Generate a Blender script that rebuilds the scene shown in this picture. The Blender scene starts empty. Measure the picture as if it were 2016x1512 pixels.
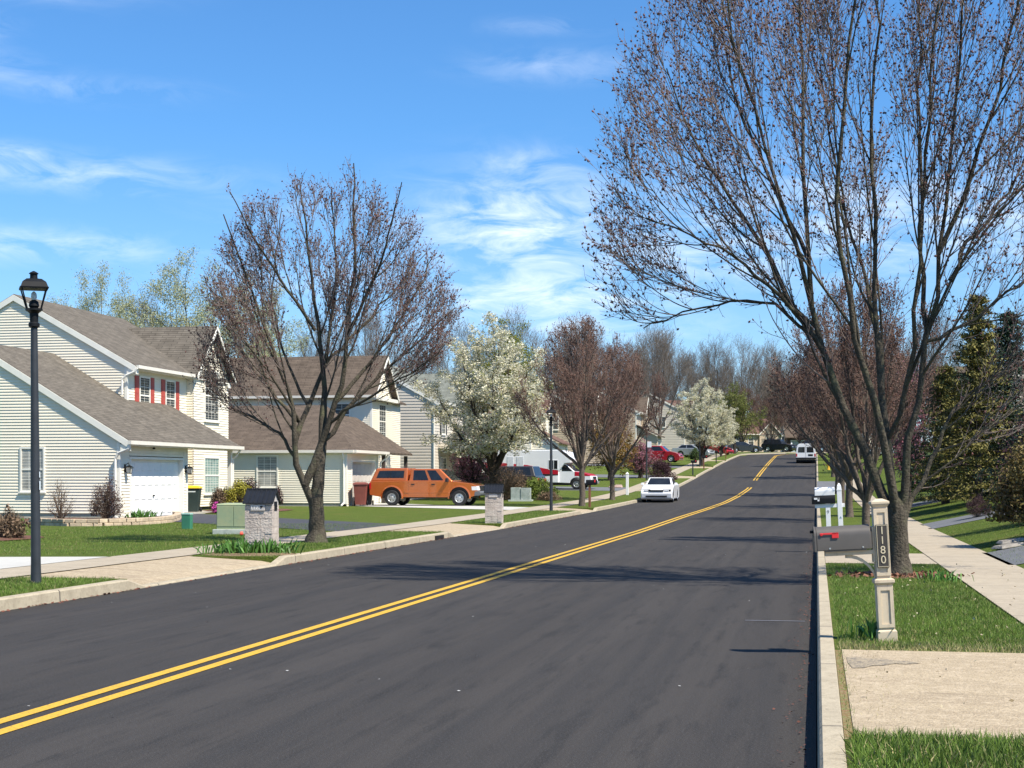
import bpy, math, random
import numpy as np
from mathutils import Vector, Matrix

C = bpy.context.scene
COL = C.collection
R = math.radians

# ------------------------------------------------------------------ camera
TH = math.atan(599.0 / 3028.0)          # the road runs along +Y, the camera looks a little to its left
cam_d = bpy.data.cameras.new('camera')
cam = bpy.data.objects.new('camera', cam_d)
COL.objects.link(cam)
cam.location = (0.0, 0.0, 1.6)
cam.rotation_euler = (R(90), 0, TH)
cam_d.sensor_width = 36.0
cam_d.lens = 36.0 * 3028.0 / 2016.0
cam_d.shift_y = (940.0 - 756.0) / 2016.0
cam_d.clip_start = 0.1
cam_d.clip_end = 6000
C.camera = cam

# ------------------------------------------------------------------ light
SUN_EL, SUN_A = 54.0, 26.0              # elevation; shadows run to -X, turned SUN_A towards +Y
tosun = Vector((math.cos(R(SUN_A)) * math.cos(R(SUN_EL)), -math.sin(R(SUN_A)) * math.cos(R(SUN_EL)), math.sin(R(SUN_EL))))
sd = bpy.data.lights.new('sun', 'SUN')
sd.energy = 5.0
sd.angle = R(0.53)
sd.color = (1.0, 0.925, 0.80)
sun = bpy.data.objects.new('sun', sd)
COL.objects.link(sun)
sun.rotation_euler = tosun.to_track_quat('Z', 'Y').to_euler()
C.view_settings.view_transform = 'Standard'
C.view_settings.look = 'None'
C.view_settings.exposure = 0.70
C.view_settings.gamma = 1.0
C.render.film_transparent = False
try:
    C.cycles.max_bounces = 6
    C.cycles.diffuse_bounces = 3
    C.cycles.transparent_max_bounces = 6
except Exception:
    pass

W = bpy.data.worlds.new('World')
C.world = W
W.use_nodes = True
nt = W.node_tree
nt.nodes.clear()
def WN(t, **k):
    n = nt.nodes.new(t)
    for a, b in k.items():
        setattr(n, a, b)
    return n
def wmath(op, a, b=None, c=None):
    n = WN('ShaderNodeMath', operation=op)
    for i, v in enumerate((a, b, c)):
        if v is None:
            continue
        if isinstance(v, (int, float)):
            n.inputs[i].default_value = v
        else:
            nt.links.new(v, n.inputs[i])
    return n.outputs[0]
sky = WN('ShaderNodeTexSky', sky_type='NISHITA')
sky.sun_disc = False
sky.sun_elevation = R(SUN_EL)
sky.sun_rotation = math.atan2(tosun.x, tosun.y)
sky.altitude = 100
sky.air_density = 1.0
sky.dust_density = 0.35
sky.ozone_density = 2.5
tc = WN('ShaderNodeTexCoord')
sep = WN('ShaderNodeSeparateXYZ')
nt.links.new(tc.outputs['Generated'], sep.inputs[0])
az = wmath('ARCTAN2', sep.outputs[0], sep.outputs[1])
az = wmath('ADD', az, TH)                      # 0 along the middle of the view
el = sep.outputs[2]
comb = WN('ShaderNodeCombineXYZ')
nt.links.new(wmath('MULTIPLY', az, 12.0), comb.inputs[0])
nt.links.new(wmath('MULTIPLY', el, 38.0), comb.inputs[1])
noi = WN('ShaderNodeTexNoise')
noi.inputs['Scale'].default_value = 1.6
noi.inputs['Detail'].default_value = 9.0
noi.inputs['Roughness'].default_value = 0.62
noi.inputs['Distortion'].default_value = 0.7
nt.links.new(comb.outputs[0], noi.inputs['Vector'])
# cloud banks of the real sky: azimuth, elevation, half-widths, weight
BANKS = [(-.31, .300, .065, .013, .6), (-.27, .237, .06, .007, .3), (-.33, .245, .03, .010, .35), (-.275, .187, .085, .010, .55), (-.32, .196, .05, .006, .6),
         (-.30, .143, .085, .010, .55), (.008, .160, .062, .030, 1.2), (.03, .118, .080, .018, 1.15), (.012, .198, .04, .012, .5),
         (.035, .258, .055, .009, .30), (.02, .281, .035, .005, .22), (.23, .160, .17, .03, .95), (.10, .140, .10, .02, .7),
         (-.12, .125, .10, .012, .35), (-.335, .268, .02, .01, .3), (.04, .098, .08, .012, .8), (-.13, .172, .07, .012, .25)]
acc = None
for (a0, e0, wa, we, k) in BANKS:
    da = wmath('DIVIDE', wmath('SUBTRACT', az, a0), wa)
    de = wmath('DIVIDE', wmath('SUBTRACT', el, e0), we)
    q = wmath('ADD', wmath('MULTIPLY', da, da), wmath('MULTIPLY', de, de))
    g = wmath('MULTIPLY', wmath('EXPONENT', wmath('MULTIPLY', q, -1.0)), k * .72)
    acc = g if acc is None else wmath('MAXIMUM', acc, g)
nv = wmath('SUBTRACT', noi.outputs[0], 0.38)
nv = wmath('MULTIPLY', nv, 3.3)
nvn = nt.nodes[-1]
nvn.use_clamp = True
cl = wmath('MULTIPLY', nv, acc)
# thin milky veil low over the rooftops
veil = wmath('MULTIPLY', wmath('EXPONENT', wmath('MULTIPLY', el, -18.0)), 0.16)
cl = wmath('MAXIMUM', cl, veil)
nt.nodes[-1].use_clamp = True
tint = WN('ShaderNodeMix', data_type='RGBA', blend_type='MULTIPLY')
tint.inputs[0].default_value = 1.0
nt.links.new(sky.outputs[0], tint.inputs[6])
tr_ = WN('ShaderNodeMapRange')
tr_.inputs[1].default_value = 0.02; tr_.inputs[2].default_value = 0.22
nt.links.new(el, tr_.inputs[0])
tm_ = WN('ShaderNodeMix', data_type='RGBA')
nt.links.new(tr_.outputs[0], tm_.inputs[0])
tm_.inputs[6].default_value = (0.74, 0.96, 1.25, 1)
tm_.inputs[7].default_value = (0.54, 0.97, 1.34, 1)
nt.links.new(tm_.outputs[2], tint.inputs[7])
mix = WN('ShaderNodeMix', data_type='RGBA')
nt.links.new(cl, mix.inputs[0])
nt.links.new(tint.outputs[2], mix.inputs[6])
mix.inputs[7].default_value = (9.6, 10.2, 10.9, 1)
bg = WN('ShaderNodeBackground')
bg.inputs[1].default_value = 0.085
nt.links.new(mix.outputs[2], bg.inputs[0])
wo = WN('ShaderNodeOutputWorld')
nt.links.new(bg.outputs[0], wo.inputs[0])

# ------------------------------------------------------------------ materials
MATS = {}
def M(name, col, rough=0.7, var=0.12, scale=6.0, bump=0.0, bscale=None, metal=0.0, spec=0.4, island=0.0, col2=None, detail=5.0, stretch=None, coat=0.0, trans=0.0):
    if name in MATS:
        return MATS[name]
    m = bpy.data.materials.new(name)
    m.use_nodes = True
    t = m.node_tree
    b = t.nodes['Principled BSDF']
    b.inputs['Roughness'].default_value = rough
    b.inputs['Metallic'].default_value = metal
    b.inputs['Specular IOR Level'].default_value = spec
    if coat:
        b.inputs['Coat Weight'].default_value = coat
        b.inputs['Coat Roughness'].default_value = 0.04
    tcn = t.nodes.new('ShaderNodeTexCoord')
    vec = tcn.outputs['Object']
    if stretch:
        mp = t.nodes.new('ShaderNodeMapping')
        mp.inputs['Scale'].default_value = stretch
        t.links.new(vec, mp.inputs[0])
        vec = mp.outputs[0]
    n = t.nodes.new('ShaderNodeTexNoise')
    n.inputs['Scale'].default_value = scale
    n.inputs['Detail'].default_value = detail
    n.inputs['Roughness'].default_value = 0.6
    t.links.new(vec, n.inputs['Vector'])
    ramp = t.nodes.new('ShaderNodeValToRGB')
    ramp.color_ramp.elements[0].position = 0.3
    ramp.color_ramp.elements[1].position = 0.7
    lo = [c * (1 - var) for c in col]
    hi = [min(1, c * (1 + var)) for c in (col2 or col)]
    ramp.color_ramp.elements[0].color = (*lo, 1)
    ramp.color_ramp.elements[1].color = (*hi, 1)
    t.links.new(n.outputs[0], ramp.inputs[0])
    out = ramp.outputs[0]
    if island:
        g = t.nodes.new('ShaderNodeNewGeometry')
        hs = t.nodes.new('ShaderNodeHueSaturation')
        mr = t.nodes.new('ShaderNodeMapRange')
        mr.inputs[3].default_value = 1 - island
        mr.inputs[4].default_value = 1 + island
        t.links.new(g.outputs['Random Per Island'], mr.inputs[0])
        t.links.new(mr.outputs[0], hs.inputs['Value'])
        t.links.new(out, hs.inputs['Color'])
        out = hs.outputs[0]
    t.links.new(out, b.inputs['Base Color'])
    if bump:
        n2 = t.nodes.new('ShaderNodeTexNoise')
        n2.inputs['Scale'].default_value = bscale or scale * 4
        n2.inputs['Detail'].default_value = 6
        t.links.new(vec, n2.inputs['Vector'])
        bp = t.nodes.new('ShaderNodeBump')
        bp.inputs['Strength'].default_value = 1.0
        bp.inputs['Distance'].default_value = bump
        t.links.new(n2.outputs[0], bp.inputs['Height'])
        t.links.new(bp.outputs[0], b.inputs['Normal'])
    if trans:
        # thin leaves let some light through
        tr = t.nodes.new('ShaderNodeBsdfTranslucent')
        t.links.new(out, tr.inputs[0])
        mx = t.nodes.new('ShaderNodeMixShader')
        mx.inputs[0].default_value = trans
        t.links.new(b.outputs[0], mx.inputs[1])
        t.links.new(tr.outputs[0], mx.inputs[2])
        t.links.new(mx.outputs[0], t.nodes['Material Output'].inputs[0])
    MATS[name] = m
    return m

def nodes_of(m):
    return m.node_tree, m.node_tree.nodes['Principled BSDF']

def layered(name, layers, rough=0.9, bump=None, spec=0.3, joints=None):
    """colour made of a first colour and noise-driven overlays: (scale, lo, hi, colour, stretch)"""
    if name in MATS:
        return MATS[name]
    m = bpy.data.materials.new(name)
    m.use_nodes = True
    t, b = nodes_of(m)
    b.inputs['Roughness'].default_value = rough
    b.inputs['Specular IOR Level'].default_value = spec
    tcn = t.nodes.new('ShaderNodeTexCoord')
    rgb = t.nodes.new('ShaderNodeRGB')
    rgb.outputs[0].default_value = (*layers[0], 1)
    cur = rgb.outputs[0]
    for (sc, lo, hi, col, st) in layers[1:]:
        vec = tcn.outputs['Object']
        if st:
            mp = t.nodes.new('ShaderNodeMapping')
            mp.inputs['Scale'].default_value = st
            t.links.new(vec, mp.inputs[0])
            vec = mp.outputs[0]
        n = t.nodes.new('ShaderNodeTexNoise')
        n.inputs['Scale'].default_value = sc
        n.inputs['Detail'].default_value = 6
        n.inputs['Roughness'].default_value = 0.65
        t.links.new(vec, n.inputs['Vector'])
        mr = t.nodes.new('ShaderNodeMapRange')
        mr.inputs[1].default_value = lo
        mr.inputs[2].default_value = hi
        t.links.new(n.outputs[0], mr.inputs[0])
        mx = t.nodes.new('ShaderNodeMix')
        mx.data_type = 'RGBA'
        t.links.new(mr.outputs[0], mx.inputs[0])
        t.links.new(cur, mx.inputs[6])
        mx.inputs[7].default_value = (*col, 1)
        cur = mx.outputs[2]
    if joints:
        period, width, axis, jcol = joints
        s = t.nodes.new('ShaderNodeSeparateXYZ')
        t.links.new(tcn.outputs['Object'], s.inputs[0])
        md = t.nodes.new('ShaderNodeMath'); md.operation = 'FLOORED_MODULO'
        t.links.new(s.outputs[axis], md.inputs[0]); md.inputs[1].default_value = period
        lt = t.nodes.new('ShaderNodeMath'); lt.operation = 'LESS_THAN'
        t.links.new(md.outputs[0], lt.inputs[0]); lt.inputs[1].default_value = width
        mx = t.nodes.new('ShaderNodeMix'); mx.data_type = 'RGBA'
        t.links.new(lt.outputs[0], mx.inputs[0])
        t.links.new(cur, mx.inputs[6]); mx.inputs[7].default_value = (*jcol, 1)
        cur = mx.outputs[2]
    t.links.new(cur, b.inputs['Base Color'])
    if bump:
        n2 = t.nodes.new('ShaderNodeTexNoise')
        n2.inputs['Scale'].default_value = bump[0]
        n2.inputs['Detail'].default_value = 5
        t.links.new(tcn.outputs['Object'], n2.inputs['Vector'])
        bp = t.nodes.new('ShaderNodeBump')
        bp.inputs['Distance'].default_value = bump[1]
        t.links.new(n2.outputs[0], bp.inputs['Height'])
        t.links.new(bp.outputs[0], b.inputs['Normal'])
    MATS[name] = m
    return m

def shingles(name, c1, c2, mortar):
    if name in MATS:
        return MATS[name]
    m = bpy.data.materials.new(name)
    m.use_nodes = True
    t, b = nodes_of(m)
    b.inputs['Roughness'].default_value = 0.92
    b.inputs['Specular IOR Level'].default_value = 0.2
    uv = t.nodes.new('ShaderNodeUVMap')
    br = t.nodes.new('ShaderNodeTexBrick')
    br.inputs['Color1'].default_value = (*c1, 1)
    br.inputs['Color2'].default_value = (*c2, 1)
    br.inputs['Mortar'].default_value = (*mortar, 1)
    br.inputs['Scale'].default_value = 1.0
    br.inputs['Brick Width'].default_value = 0.62
    br.inputs['Row Height'].default_value = 0.14
    br.inputs['Mortar Size'].default_value = 0.012
    br.inputs['Mortar Smooth'].default_value = 0.3
    br.offset_frequency = 2
    br.offset = 0.37
    t.links.new(uv.outputs[0], br.inputs[0])
    n = t.nodes.new('ShaderNodeTexNoise')
    n.inputs['Scale'].default_value = 2.2
    n.inputs['Detail'].default_value = 8
    t.links.new(uv.outputs[0], n.inputs[0])
    mr = t.nodes.new('ShaderNodeMapRange')
    mr.inputs[1].default_value = 0.3; mr.inputs[2].default_value = 0.7
    mr.inputs[3].default_value = 0.78; mr.inputs[4].default_value = 1.2
    t.links.new(n.outputs[0], mr.inputs[0])
    hs = t.nodes.new('ShaderNodeHueSaturation')
    t.links.new(mr.outputs[0], hs.inputs['Value'])
    t.links.new(br.outputs[0], hs.inputs['Color'])
    t.links.new(hs.outputs[0], b.inputs['Base Color'])
    bp = t.nodes.new('ShaderNodeBump')
    bp.inputs['Distance'].default_value = 0.012
    t.links.new(br.outputs['Fac'], bp.inputs['Height'])
    bp.invert = True
    t.links.new(bp.outputs[0], b.inputs['Normal'])
    MATS[name] = m
    return m

def ashlar(name, c1, c2, mortar):
    """rough blocks of stone of uneven size"""
    if name in MATS:
        return MATS[name]
    m = bpy.data.materials.new(name)
    m.use_nodes = True
    t, b = nodes_of(m)
    b.inputs['Roughness'].default_value = 0.9
    tcn = t.nodes.new('ShaderNodeTexCoord')
    sp = t.nodes.new('ShaderNodeSeparateXYZ')
    t.links.new(tcn.outputs['Object'], sp.inputs[0])
    ad = t.nodes.new('ShaderNodeMath'); ad.operation = 'ADD'
    t.links.new(sp.outputs[0], ad.inputs[0]); t.links.new(sp.outputs[1], ad.inputs[1])
    cb = t.nodes.new('ShaderNodeCombineXYZ')
    t.links.new(ad.outputs[0], cb.inputs[0]); t.links.new(sp.outputs[2], cb.inputs[1])
    br = t.nodes.new('ShaderNodeTexBrick')
    br.inputs['Color1'].default_value = (*c1, 1)
    br.inputs['Color2'].default_value = (*c2, 1)
    br.inputs['Mortar'].default_value = (*mortar, 1)
    br.inputs['Scale'].default_value = 1.0
    br.inputs['Brick Width'].default_value = 0.26
    br.inputs['Row Height'].default_value = 0.135
    br.inputs['Mortar Size'].default_value = 0.014
    br.inputs['Mortar Smooth'].default_value = 0.6
    br.offset = 0.4
    br.squash = 0.7
    br.squash_frequency = 2
    t.links.new(cb.outputs[0], br.inputs[0])
    n = t.nodes.new('ShaderNodeTexNoise')
    n.inputs['Scale'].default_value = 14
    n.inputs['Detail'].default_value = 6
    t.links.new(tcn.outputs['Object'], n.inputs[0])
    mr = t.nodes.new('ShaderNodeMapRange')
    mr.inputs[1].default_value = 0.3; mr.inputs[2].default_value = 0.7
    mr.inputs[3].default_value = 0.72; mr.inputs[4].default_value = 1.15
    t.links.new(n.outputs[0], mr.inputs[0])
    hs = t.nodes.new('ShaderNodeHueSaturation')
    t.links.new(mr.outputs[0], hs.inputs['Value'])
    t.links.new(br.outputs[0], hs.inputs['Color'])
    t.links.new(hs.outputs[0], b.inputs['Base Color'])
    mm = t.nodes.new('ShaderNodeMath'); mm.operation = 'MULTIPLY_ADD'
    t.links.new(br.outputs['Fac'], mm.inputs[0]); mm.inputs[1].default_value = -1.2
    t.links.new(n.outputs[0], mm.inputs[2])
    bp = t.nodes.new('ShaderNodeBump')
    bp.inputs['Distance'].default_value = 0.03
    t.links.new(mm.outputs[0], bp.inputs['Height'])
    t.links.new(bp.outputs[0], b.inputs['Normal'])
    MATS[name] = m
    return m

# ------------------------------------------------------------------ object helpers
def tag(o, label=None, cat=None, group=None, kind=None):
    if label: o['label'] = label
    if cat: o['category'] = cat
    if group: o['group'] = group
    if kind: o['kind'] = kind
    return o

def empty(name, loc, label=None, cat=None, group=None, rz=0.0):
    o = bpy.data.objects.new(name, None)
    COL.objects.link(o)
    o.location = loc
    o.rotation_euler = (0, 0, rz)
    o.empty_display_size = 0.2
    return tag(o, label, cat, group)

def copy_tree(o, parent=None):
    c = o.copy()
    COL.objects.link(c)
    if parent is not None:
        c.parent = parent
    for ch in list(o.children):
        copy_tree(ch, c)
    return c

def place(o, loc, rz=None, sc=None, label=None, cat=None, group=None):
    o.location = loc
    if rz is not None: o.rotation_euler = (0, 0, rz)
    if sc is not None: o.scale = sc if hasattr(sc, '__len__') else (sc, sc, sc)
    return tag(o, label, cat, group)

class MB:
    """collects shapes; build() links them as one mesh object"""
    def __init__(s):
        s.v = []; s.f = []; s.mi = []; s.uv = {}
    def add(s, vs, fs, mi=0):
        b = len(s.v)
        s.v += [tuple(p) for p in vs]
        for f in fs:
            s.f.append(tuple(i + b for i in f)); s.mi.append(mi)
    def quad(s, a, b, c, d, mi=0, uv=None):
        s.add([a, b, c, d], [(0, 1, 2, 3)], mi)
        if uv: s.uv[len(s.f) - 1] = uv
    def box(s, x0, x1, y0, y1, z0, z1, mi=0):
        v = [(x0, y0, z0), (x1, y0, z0), (x1, y1, z0), (x0, y1, z0), (x0, y0, z1), (x1, y0, z1), (x1, y1, z1), (x0, y1, z1)]
        s.add(v, [(0, 3, 2, 1), (4, 5, 6, 7), (0, 1, 5, 4), (1, 2, 6, 5), (2, 3, 7, 6), (3, 0, 4, 7)], mi)
    def hexa(s, bot, top, mi=0):
        s.add(list(bot) + list(top), [(0, 3, 2, 1), (4, 5, 6, 7), (0, 1, 5, 4), (1, 2, 6, 5), (2, 3, 7, 6), (3, 0, 4, 7)], mi)
    def frus(s, z0, x0, y0, z1, x1, y1, mi=0, cx=0, cy=0, rot=0.0):
        def ring(hx, hy, z):
            o = []
            for a, b in ((-hx, -hy), (hx, -hy), (hx, hy), (-hx, hy)):
                o.append((cx + a * math.cos(rot) - b * math.sin(rot), cy + a * math.sin(rot) + b * math.cos(rot), z))
            return o
        s.hexa(ring(x0, y0, z0), ring(x1, y1, z1), mi)
    def lathe(s, prof, n=16, cx=0, cy=0, mi=0, axis='z'):
        """prof: list of (r, h)"""
        vs = []
        for r, h in prof:
            for k in range(n):
                a = 2 * math.pi * k / n
                if axis == 'z': vs.append((cx + r * math.cos(a), cy + r * math.sin(a), h))
                elif axis == 'y': vs.append((cx + r * math.cos(a), h, cy + r * math.sin(a)))
                else: vs.append((h, cx + r * math.cos(a), cy + r * math.sin(a)))
        fs = []
        for i in range(len(prof) - 1):
            for k in range(n):
                k2 = (k + 1) % n
                fs.append((i * n + k, i * n + k2, (i + 1) * n + k2, (i + 1) * n + k))
        fs.append(tuple(range(n - 1, -1, -1)))
        fs.append(tuple((len(prof) - 1) * n + k for k in range(n)))
        s.add(vs, fs, mi)
    def bar(s, p, q, r, n=8, r2=None, mi=0):
        p = Vector(p); q = Vector(q)
        d = (q - p).normalized()
        a = d.cross(Vector((0, 0, 1)))
        if a.length < 1e-3: a = d.cross(Vector((1, 0, 0)))
        a.normalize(); b = d.cross(a)
        r2 = r if r2 is None else r2
        vs = []
        for c, rr in ((p, r), (q, r2)):
            for k in range(n):
                t = 2 * math.pi * k / n
                vs.append(tuple(c + a * math.cos(t) * rr + b * math.sin(t) * rr))
        fs = [(k, (k + 1) % n, n + (k + 1) % n, n + k) for k in range(n)]
        fs.append(tuple(range(n - 1, -1, -1))); fs.append(tuple(range(n, 2 * n)))
        s.add(vs, fs, mi)
    def prism(s, poly, y0, y1, mi=0, axis='y'):
        """poly in (x,z) pushed along y  (or (y,z) along x, or (x,y) along z)"""
        n = len(poly)
        def P(a, b, t):
            return {'y': (a, t, b), 'x': (t, a, b), 'z': (a, b, t)}[axis]
        vs = [P(a, b, y0) for a, b in poly] + [P(a, b, y1) for a, b in poly]
        fs = [(i, (i + 1) % n, n + (i + 1) % n, n + i) for i in range(n)]
        fs.append(tuple(range(n - 1, -1, -1))); fs.append(tuple(range(n, 2 * n)))
        s.add(vs, fs, mi)
    def build(s, name, mats, parent=None, smooth=False, bevel=0.0, seg=2, loc=None, bang=35):
        me = bpy.data.meshes.new(name)
        me.from_pydata(s.v, [], s.f)
        if not isinstance(mats, (list, tuple)): mats = [mats]
        for m in mats: me.materials.append(m)
        if any(s.mi):
            me.polygons.foreach_set('material_index', s.mi)
        if s.uv:
            ul = me.uv_layers.new(name='UVMap')
            for pi, uvs in s.uv.items():
                p = me.polygons[pi]
                for k, li in enumerate(p.loop_indices):
                    ul.data[li].uv = uvs[k]
        # consistent outward normals
        import bmesh
        bm = bmesh.new(); bm.from_mesh(me)
        bmesh.ops.recalc_face_normals(bm, faces=bm.faces)
        bm.to_mesh(me); bm.free()
        if smooth:
            me.polygons.foreach_set('use_smooth', [True] * len(me.polygons))
            try:
                me.set_sharp_from_angle(angle=R(40))
            except Exception:
                pass
        o = bpy.data.objects.new(name, me)
        COL.objects.link(o)
        if parent is not None: o.parent = parent
        if loc is not None: o.location = loc
        if bevel:
            b = o.modifiers.new('edge', 'BEVEL')
            b.width = bevel; b.segments = seg; b.limit_method = 'ANGLE'; b.angle_limit = R(bang)
        return o

def np_mesh(name, V, F, mats, mi=None, parent=None, smooth=False):
    """V (n,3) array; F list of (m,k) index arrays, k = 3 or 4"""
    me = bpy.data.meshes.new(name)
    V = np.asarray(V, dtype=np.float32)
    me.vertices.add(len(V))
    me.vertices.foreach_set('co', V.ravel())
    F = [np.asarray(f, dtype=np.int32) for f in F if len(f)]
    nl = sum(f.size for f in F); npoly = sum(len(f) for f in F)
    me.loops.add(nl); me.polygons.add(npoly)
    me.loops.foreach_set('vertex_index', np.concatenate([f.ravel() for f in F]))
    tot = np.concatenate([np.full(len(f), f.shape[1], dtype=np.int32) for f in F])
    st = np.concatenate([[0], np.cumsum(tot)[:-1]]).astype(np.int32)
    me.polygons.foreach_set('loop_start', st)
    try:
        me.polygons.foreach_set('loop_total', tot)
    except Exception:
        pass
    if not isinstance(mats, (list, tuple)): mats = [mats]
    for m in mats: me.materials.append(m)
    if mi is not None:
        me.polygons.foreach_set('material_index', np.concatenate([np.asarray(q, dtype=np.int32) for q in mi]))
    if smooth:
        me.polygons.foreach_set('use_smooth', np.ones(npoly, dtype=bool))
    me.update(calc_edges=True)
    me.validate()
    o = bpy.data.objects.new(name, me)
    COL.objects.link(o)
    if parent is not None: o.parent = parent
    return o

# ------------------------------------------------------------------ terrain
ZT = [(-200, 0), (46, 0), (60, .06), (72, .13), (84, .24), (95, .45), (106, .78), (117, 1.2), (128, 1.66), (137, 2.06), (146, 2.42), (160, 3.0), (176, 3.6), (191, 4.13), (205, 4.6), (225, 5.1), (245, 5.3), (300, 5.4), (1600, 5.4)]
def zr(y):
    return float(np.interp(y, [a for a, b in ZT], [b for a, b in ZT]))
LT = [(-1200, .30), (-60, .16), (-24, .12), (-12.6, .15), (3.2, .15), (7.0, .93), (15, 1.6), (40, 2.6), (1200, 2.6)]
def lat(x):
    return float(np.interp(x, [a for a, b in LT], [b for a, b in LT]))
def H(x, y):
    return zr(y) + lat(x)
def G(x, y, dz=0.0):
    return (x, y, H(x, y) + dz)

KL, KR = -9.55, 0.0           # kerb faces
WL0, WL1 = -11.4, -12.6       # left sidewalk
WR0, WR1 = 2.0, 3.15          # right sidewalk
BY, BR = 196.0, 46.0          # where the road bends right; radius of the left kerb
BCX = KL + BR                 # centre of the bend
def along(off, s):
    """point at lateral offset off (X on the straight) and distance s along the road"""
    if s <= BY: return off, s
    r = BCX - off
    a = (s - BY) / (BR - 5)
    return BCX - r * math.cos(a), BY + r * math.sin(a)
SMAX = BY + 62.0
def sline(s0, s1, step=2.0):
    n = max(1, int(math.ceil((s1 - s0) / step)))
    return [s0 + (s1 - s0) * i / n for i in range(n + 1)]

def ribbon(mb, offs, s0, s1, dz, step=2.0, mi=0, zf=None):
    """sheet following the road between offsets; dz added to road height (or zf(off, s))"""
    ss = sline(s0, s1, step)
    for i in range(len(ss) - 1):
        for j in range(len(offs) - 1):
            q = []
            for (o, s) in ((offs[j], ss[i]), (offs[j + 1], ss[i]), (offs[j + 1], ss[i + 1]), (offs[j], ss[i + 1])):
                x, y = along(o, s)
                z = zr(y) + (zf(o, s) if zf else dz)
                q.append((x, y, z))
            mb.quad(*q, mi=mi)

m_road = layered('asphalt', [(.036, .0318, .0285), (0.55, .40, .60, (.051, .0455, .041), (1.0, .015, 1)), (0.45, .42, .66, (.048, .043, .039), (1.0, .22, 1)), (1.1, .44, .62, (.035, .0325, .031), (2.5, .06, 1)), (5.5, .52, .7, (.025, .0235, .0225), (1.0, .12, 1)), (60, .5, .75, (.080, .077, .074), None), (150, .56, .78, (.016, .016, .016), None)], rough=0.88, bump=(140, .006), spec=0.22)
m_conc = layered('concrete', [(.37, .315, .235), (1.1, .4, .7, (.30, .255, .19), None), (9, .45, .75, (.42, .36, .27), None), (45, .5, .8, (.26, .22, .165), None)], rough=0.9, bump=(60, .004), joints=(1.52, .022, 1, (.16, .14, .11)))
m_apron = layered('apron_concrete', [(.38, .305, .20), (.9, .40, .64, (.30, .235, .155), (.4, 2.6, 1)), (9, .46, .66, (.46, .375, .26), None), (26, .48, .64, (.25, .195, .13), (.7, 1.5, 1)), (80, .5, .68, (.50, .42, .30), None), (2.4, .58, .72, (.23, .18, .125), (.35, 1.8, 1))], rough=0.94, bump=(45, .012))
m_wconc = layered('pale_concrete', [(.48, .47, .43), (1.2, .42, .7, (.41, .40, .37), None), (20, .5, .8, (.42, .42, .40), None)], rough=0.9, bump=(60, .004))
m_kerb = layered('kerb_concrete', [(.40, .345, .25), (2.5, .45, .7, (.31, .265, .19), None), (14, .5, .75, (.26, .22, .155), None), (60, .55, .8, (.48, .42, .32), None)], rough=0.92, bump=(45, .006), joints=(3.05, .03, 1, (.12, .105, .085)))
m_drive = layered('driveway_asphalt', [(.052, .054, .062), (1.5, .45, .7, (.066, .068, .075), None), (90, .5, .8, (.09, .09, .1), None)], rough=0.85, bump=(120, .005))
m_gdrive = layered('worn_driveway', [(.13, .135, .145), (1.5, .45, .7, (.16, .165, .17), None), (90, .5, .8, (.1, .1, .105), None)], rough=0.88, bump=(120, .005))
m_grass = layered('lawn', [(.108, .152, .024), (.35, .4, .65, (.125, .168, .029), None), (2.2, .46, .66, (.078, .124, .019), None), (7, .48, .68, (.115, .132, .032), None), (24, .47, .66, (.034, .060, .010), (1, 1.8, 1)), (70, .52, .7, (.12, .14, .035), (1, 1.8, 1)), (0.8, .56, .72, (.145, .132, .042), None)], rough=0.95, bump=(55, .04), spec=0.1)
m_yel = layered('yellow_paint', [(.60, .36, .035), (3, .45, .7, (.52, .31, .03), None), (40, .54, .66, (.22, .15, .05), None), (2.2, .58, .74, (.40, .26, .05), (1, .3, 1))], rough=0.7)
m_white_paint = M('white_line_paint', (.16, .16, .18), 0.7, .15, 20)

# ground sheet to the horizon
xs = [-1500, -400, -160, -90, -60, -48, -36, -30, -24, -18, WL1 + .05, WL1 + .06, -5, 0, 3.05, 3.06, 5, 7, 11, 15, 22, 30, 40, 80, 200, 600, 1500]
LTX = [a for a, b in LT]
xs = sorted(set(xs + [a for a in LTX if -1500 < a < 1500 and not (WL1 - .01 < a < 3.3)] + [3.2]))
ys = sorted(set([-1500, -300, -80, -30, -10] + list(range(0, 330, 2)) + [a for a, b in ZT if -100 < a < 330] + [400, 600, 1000, 2500]))
gv = []; gf = []
for y in ys:
    for x in xs:
        z = H(x, y)
        if y < BY + 2:
            if WL1 + .055 < x < 3.055: z = zr(y) - .16
        else:
            d = math.hypot(x - BCX, y - BY) if x < BCX else y - BY
            if x < BCX + 200 and d < BR + .4 and d > BR - 13: z = zr(y) - .16
            else: z = zr(y) + .15 + (lat(x) - .15) * max(0, 1 - (y - BY) / 40)
        gv.append((x, y, z))
nx = len(xs)
for j in range(len(ys) - 1):
    for i in range(nx - 1):
        gf.append((j * nx + i, j * nx + i + 1, (j + 1) * nx + i + 1, (j + 1) * nx + i))
mb = MB(); mb.v = gv; mb.f = gf; mb.mi = [0] * len(gf)
tag(mb.build('ground', m_grass), 'green front lawns on both sides of the street', kind='structure')

# road
mb = MB(); ribbon(mb, [KL, -7.2, -5.13, -2.5, KR], -40, SMAX, 0.0)
tag(mb.build('road', m_road), 'dark new asphalt street climbing to the bend', kind='structure')
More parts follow.
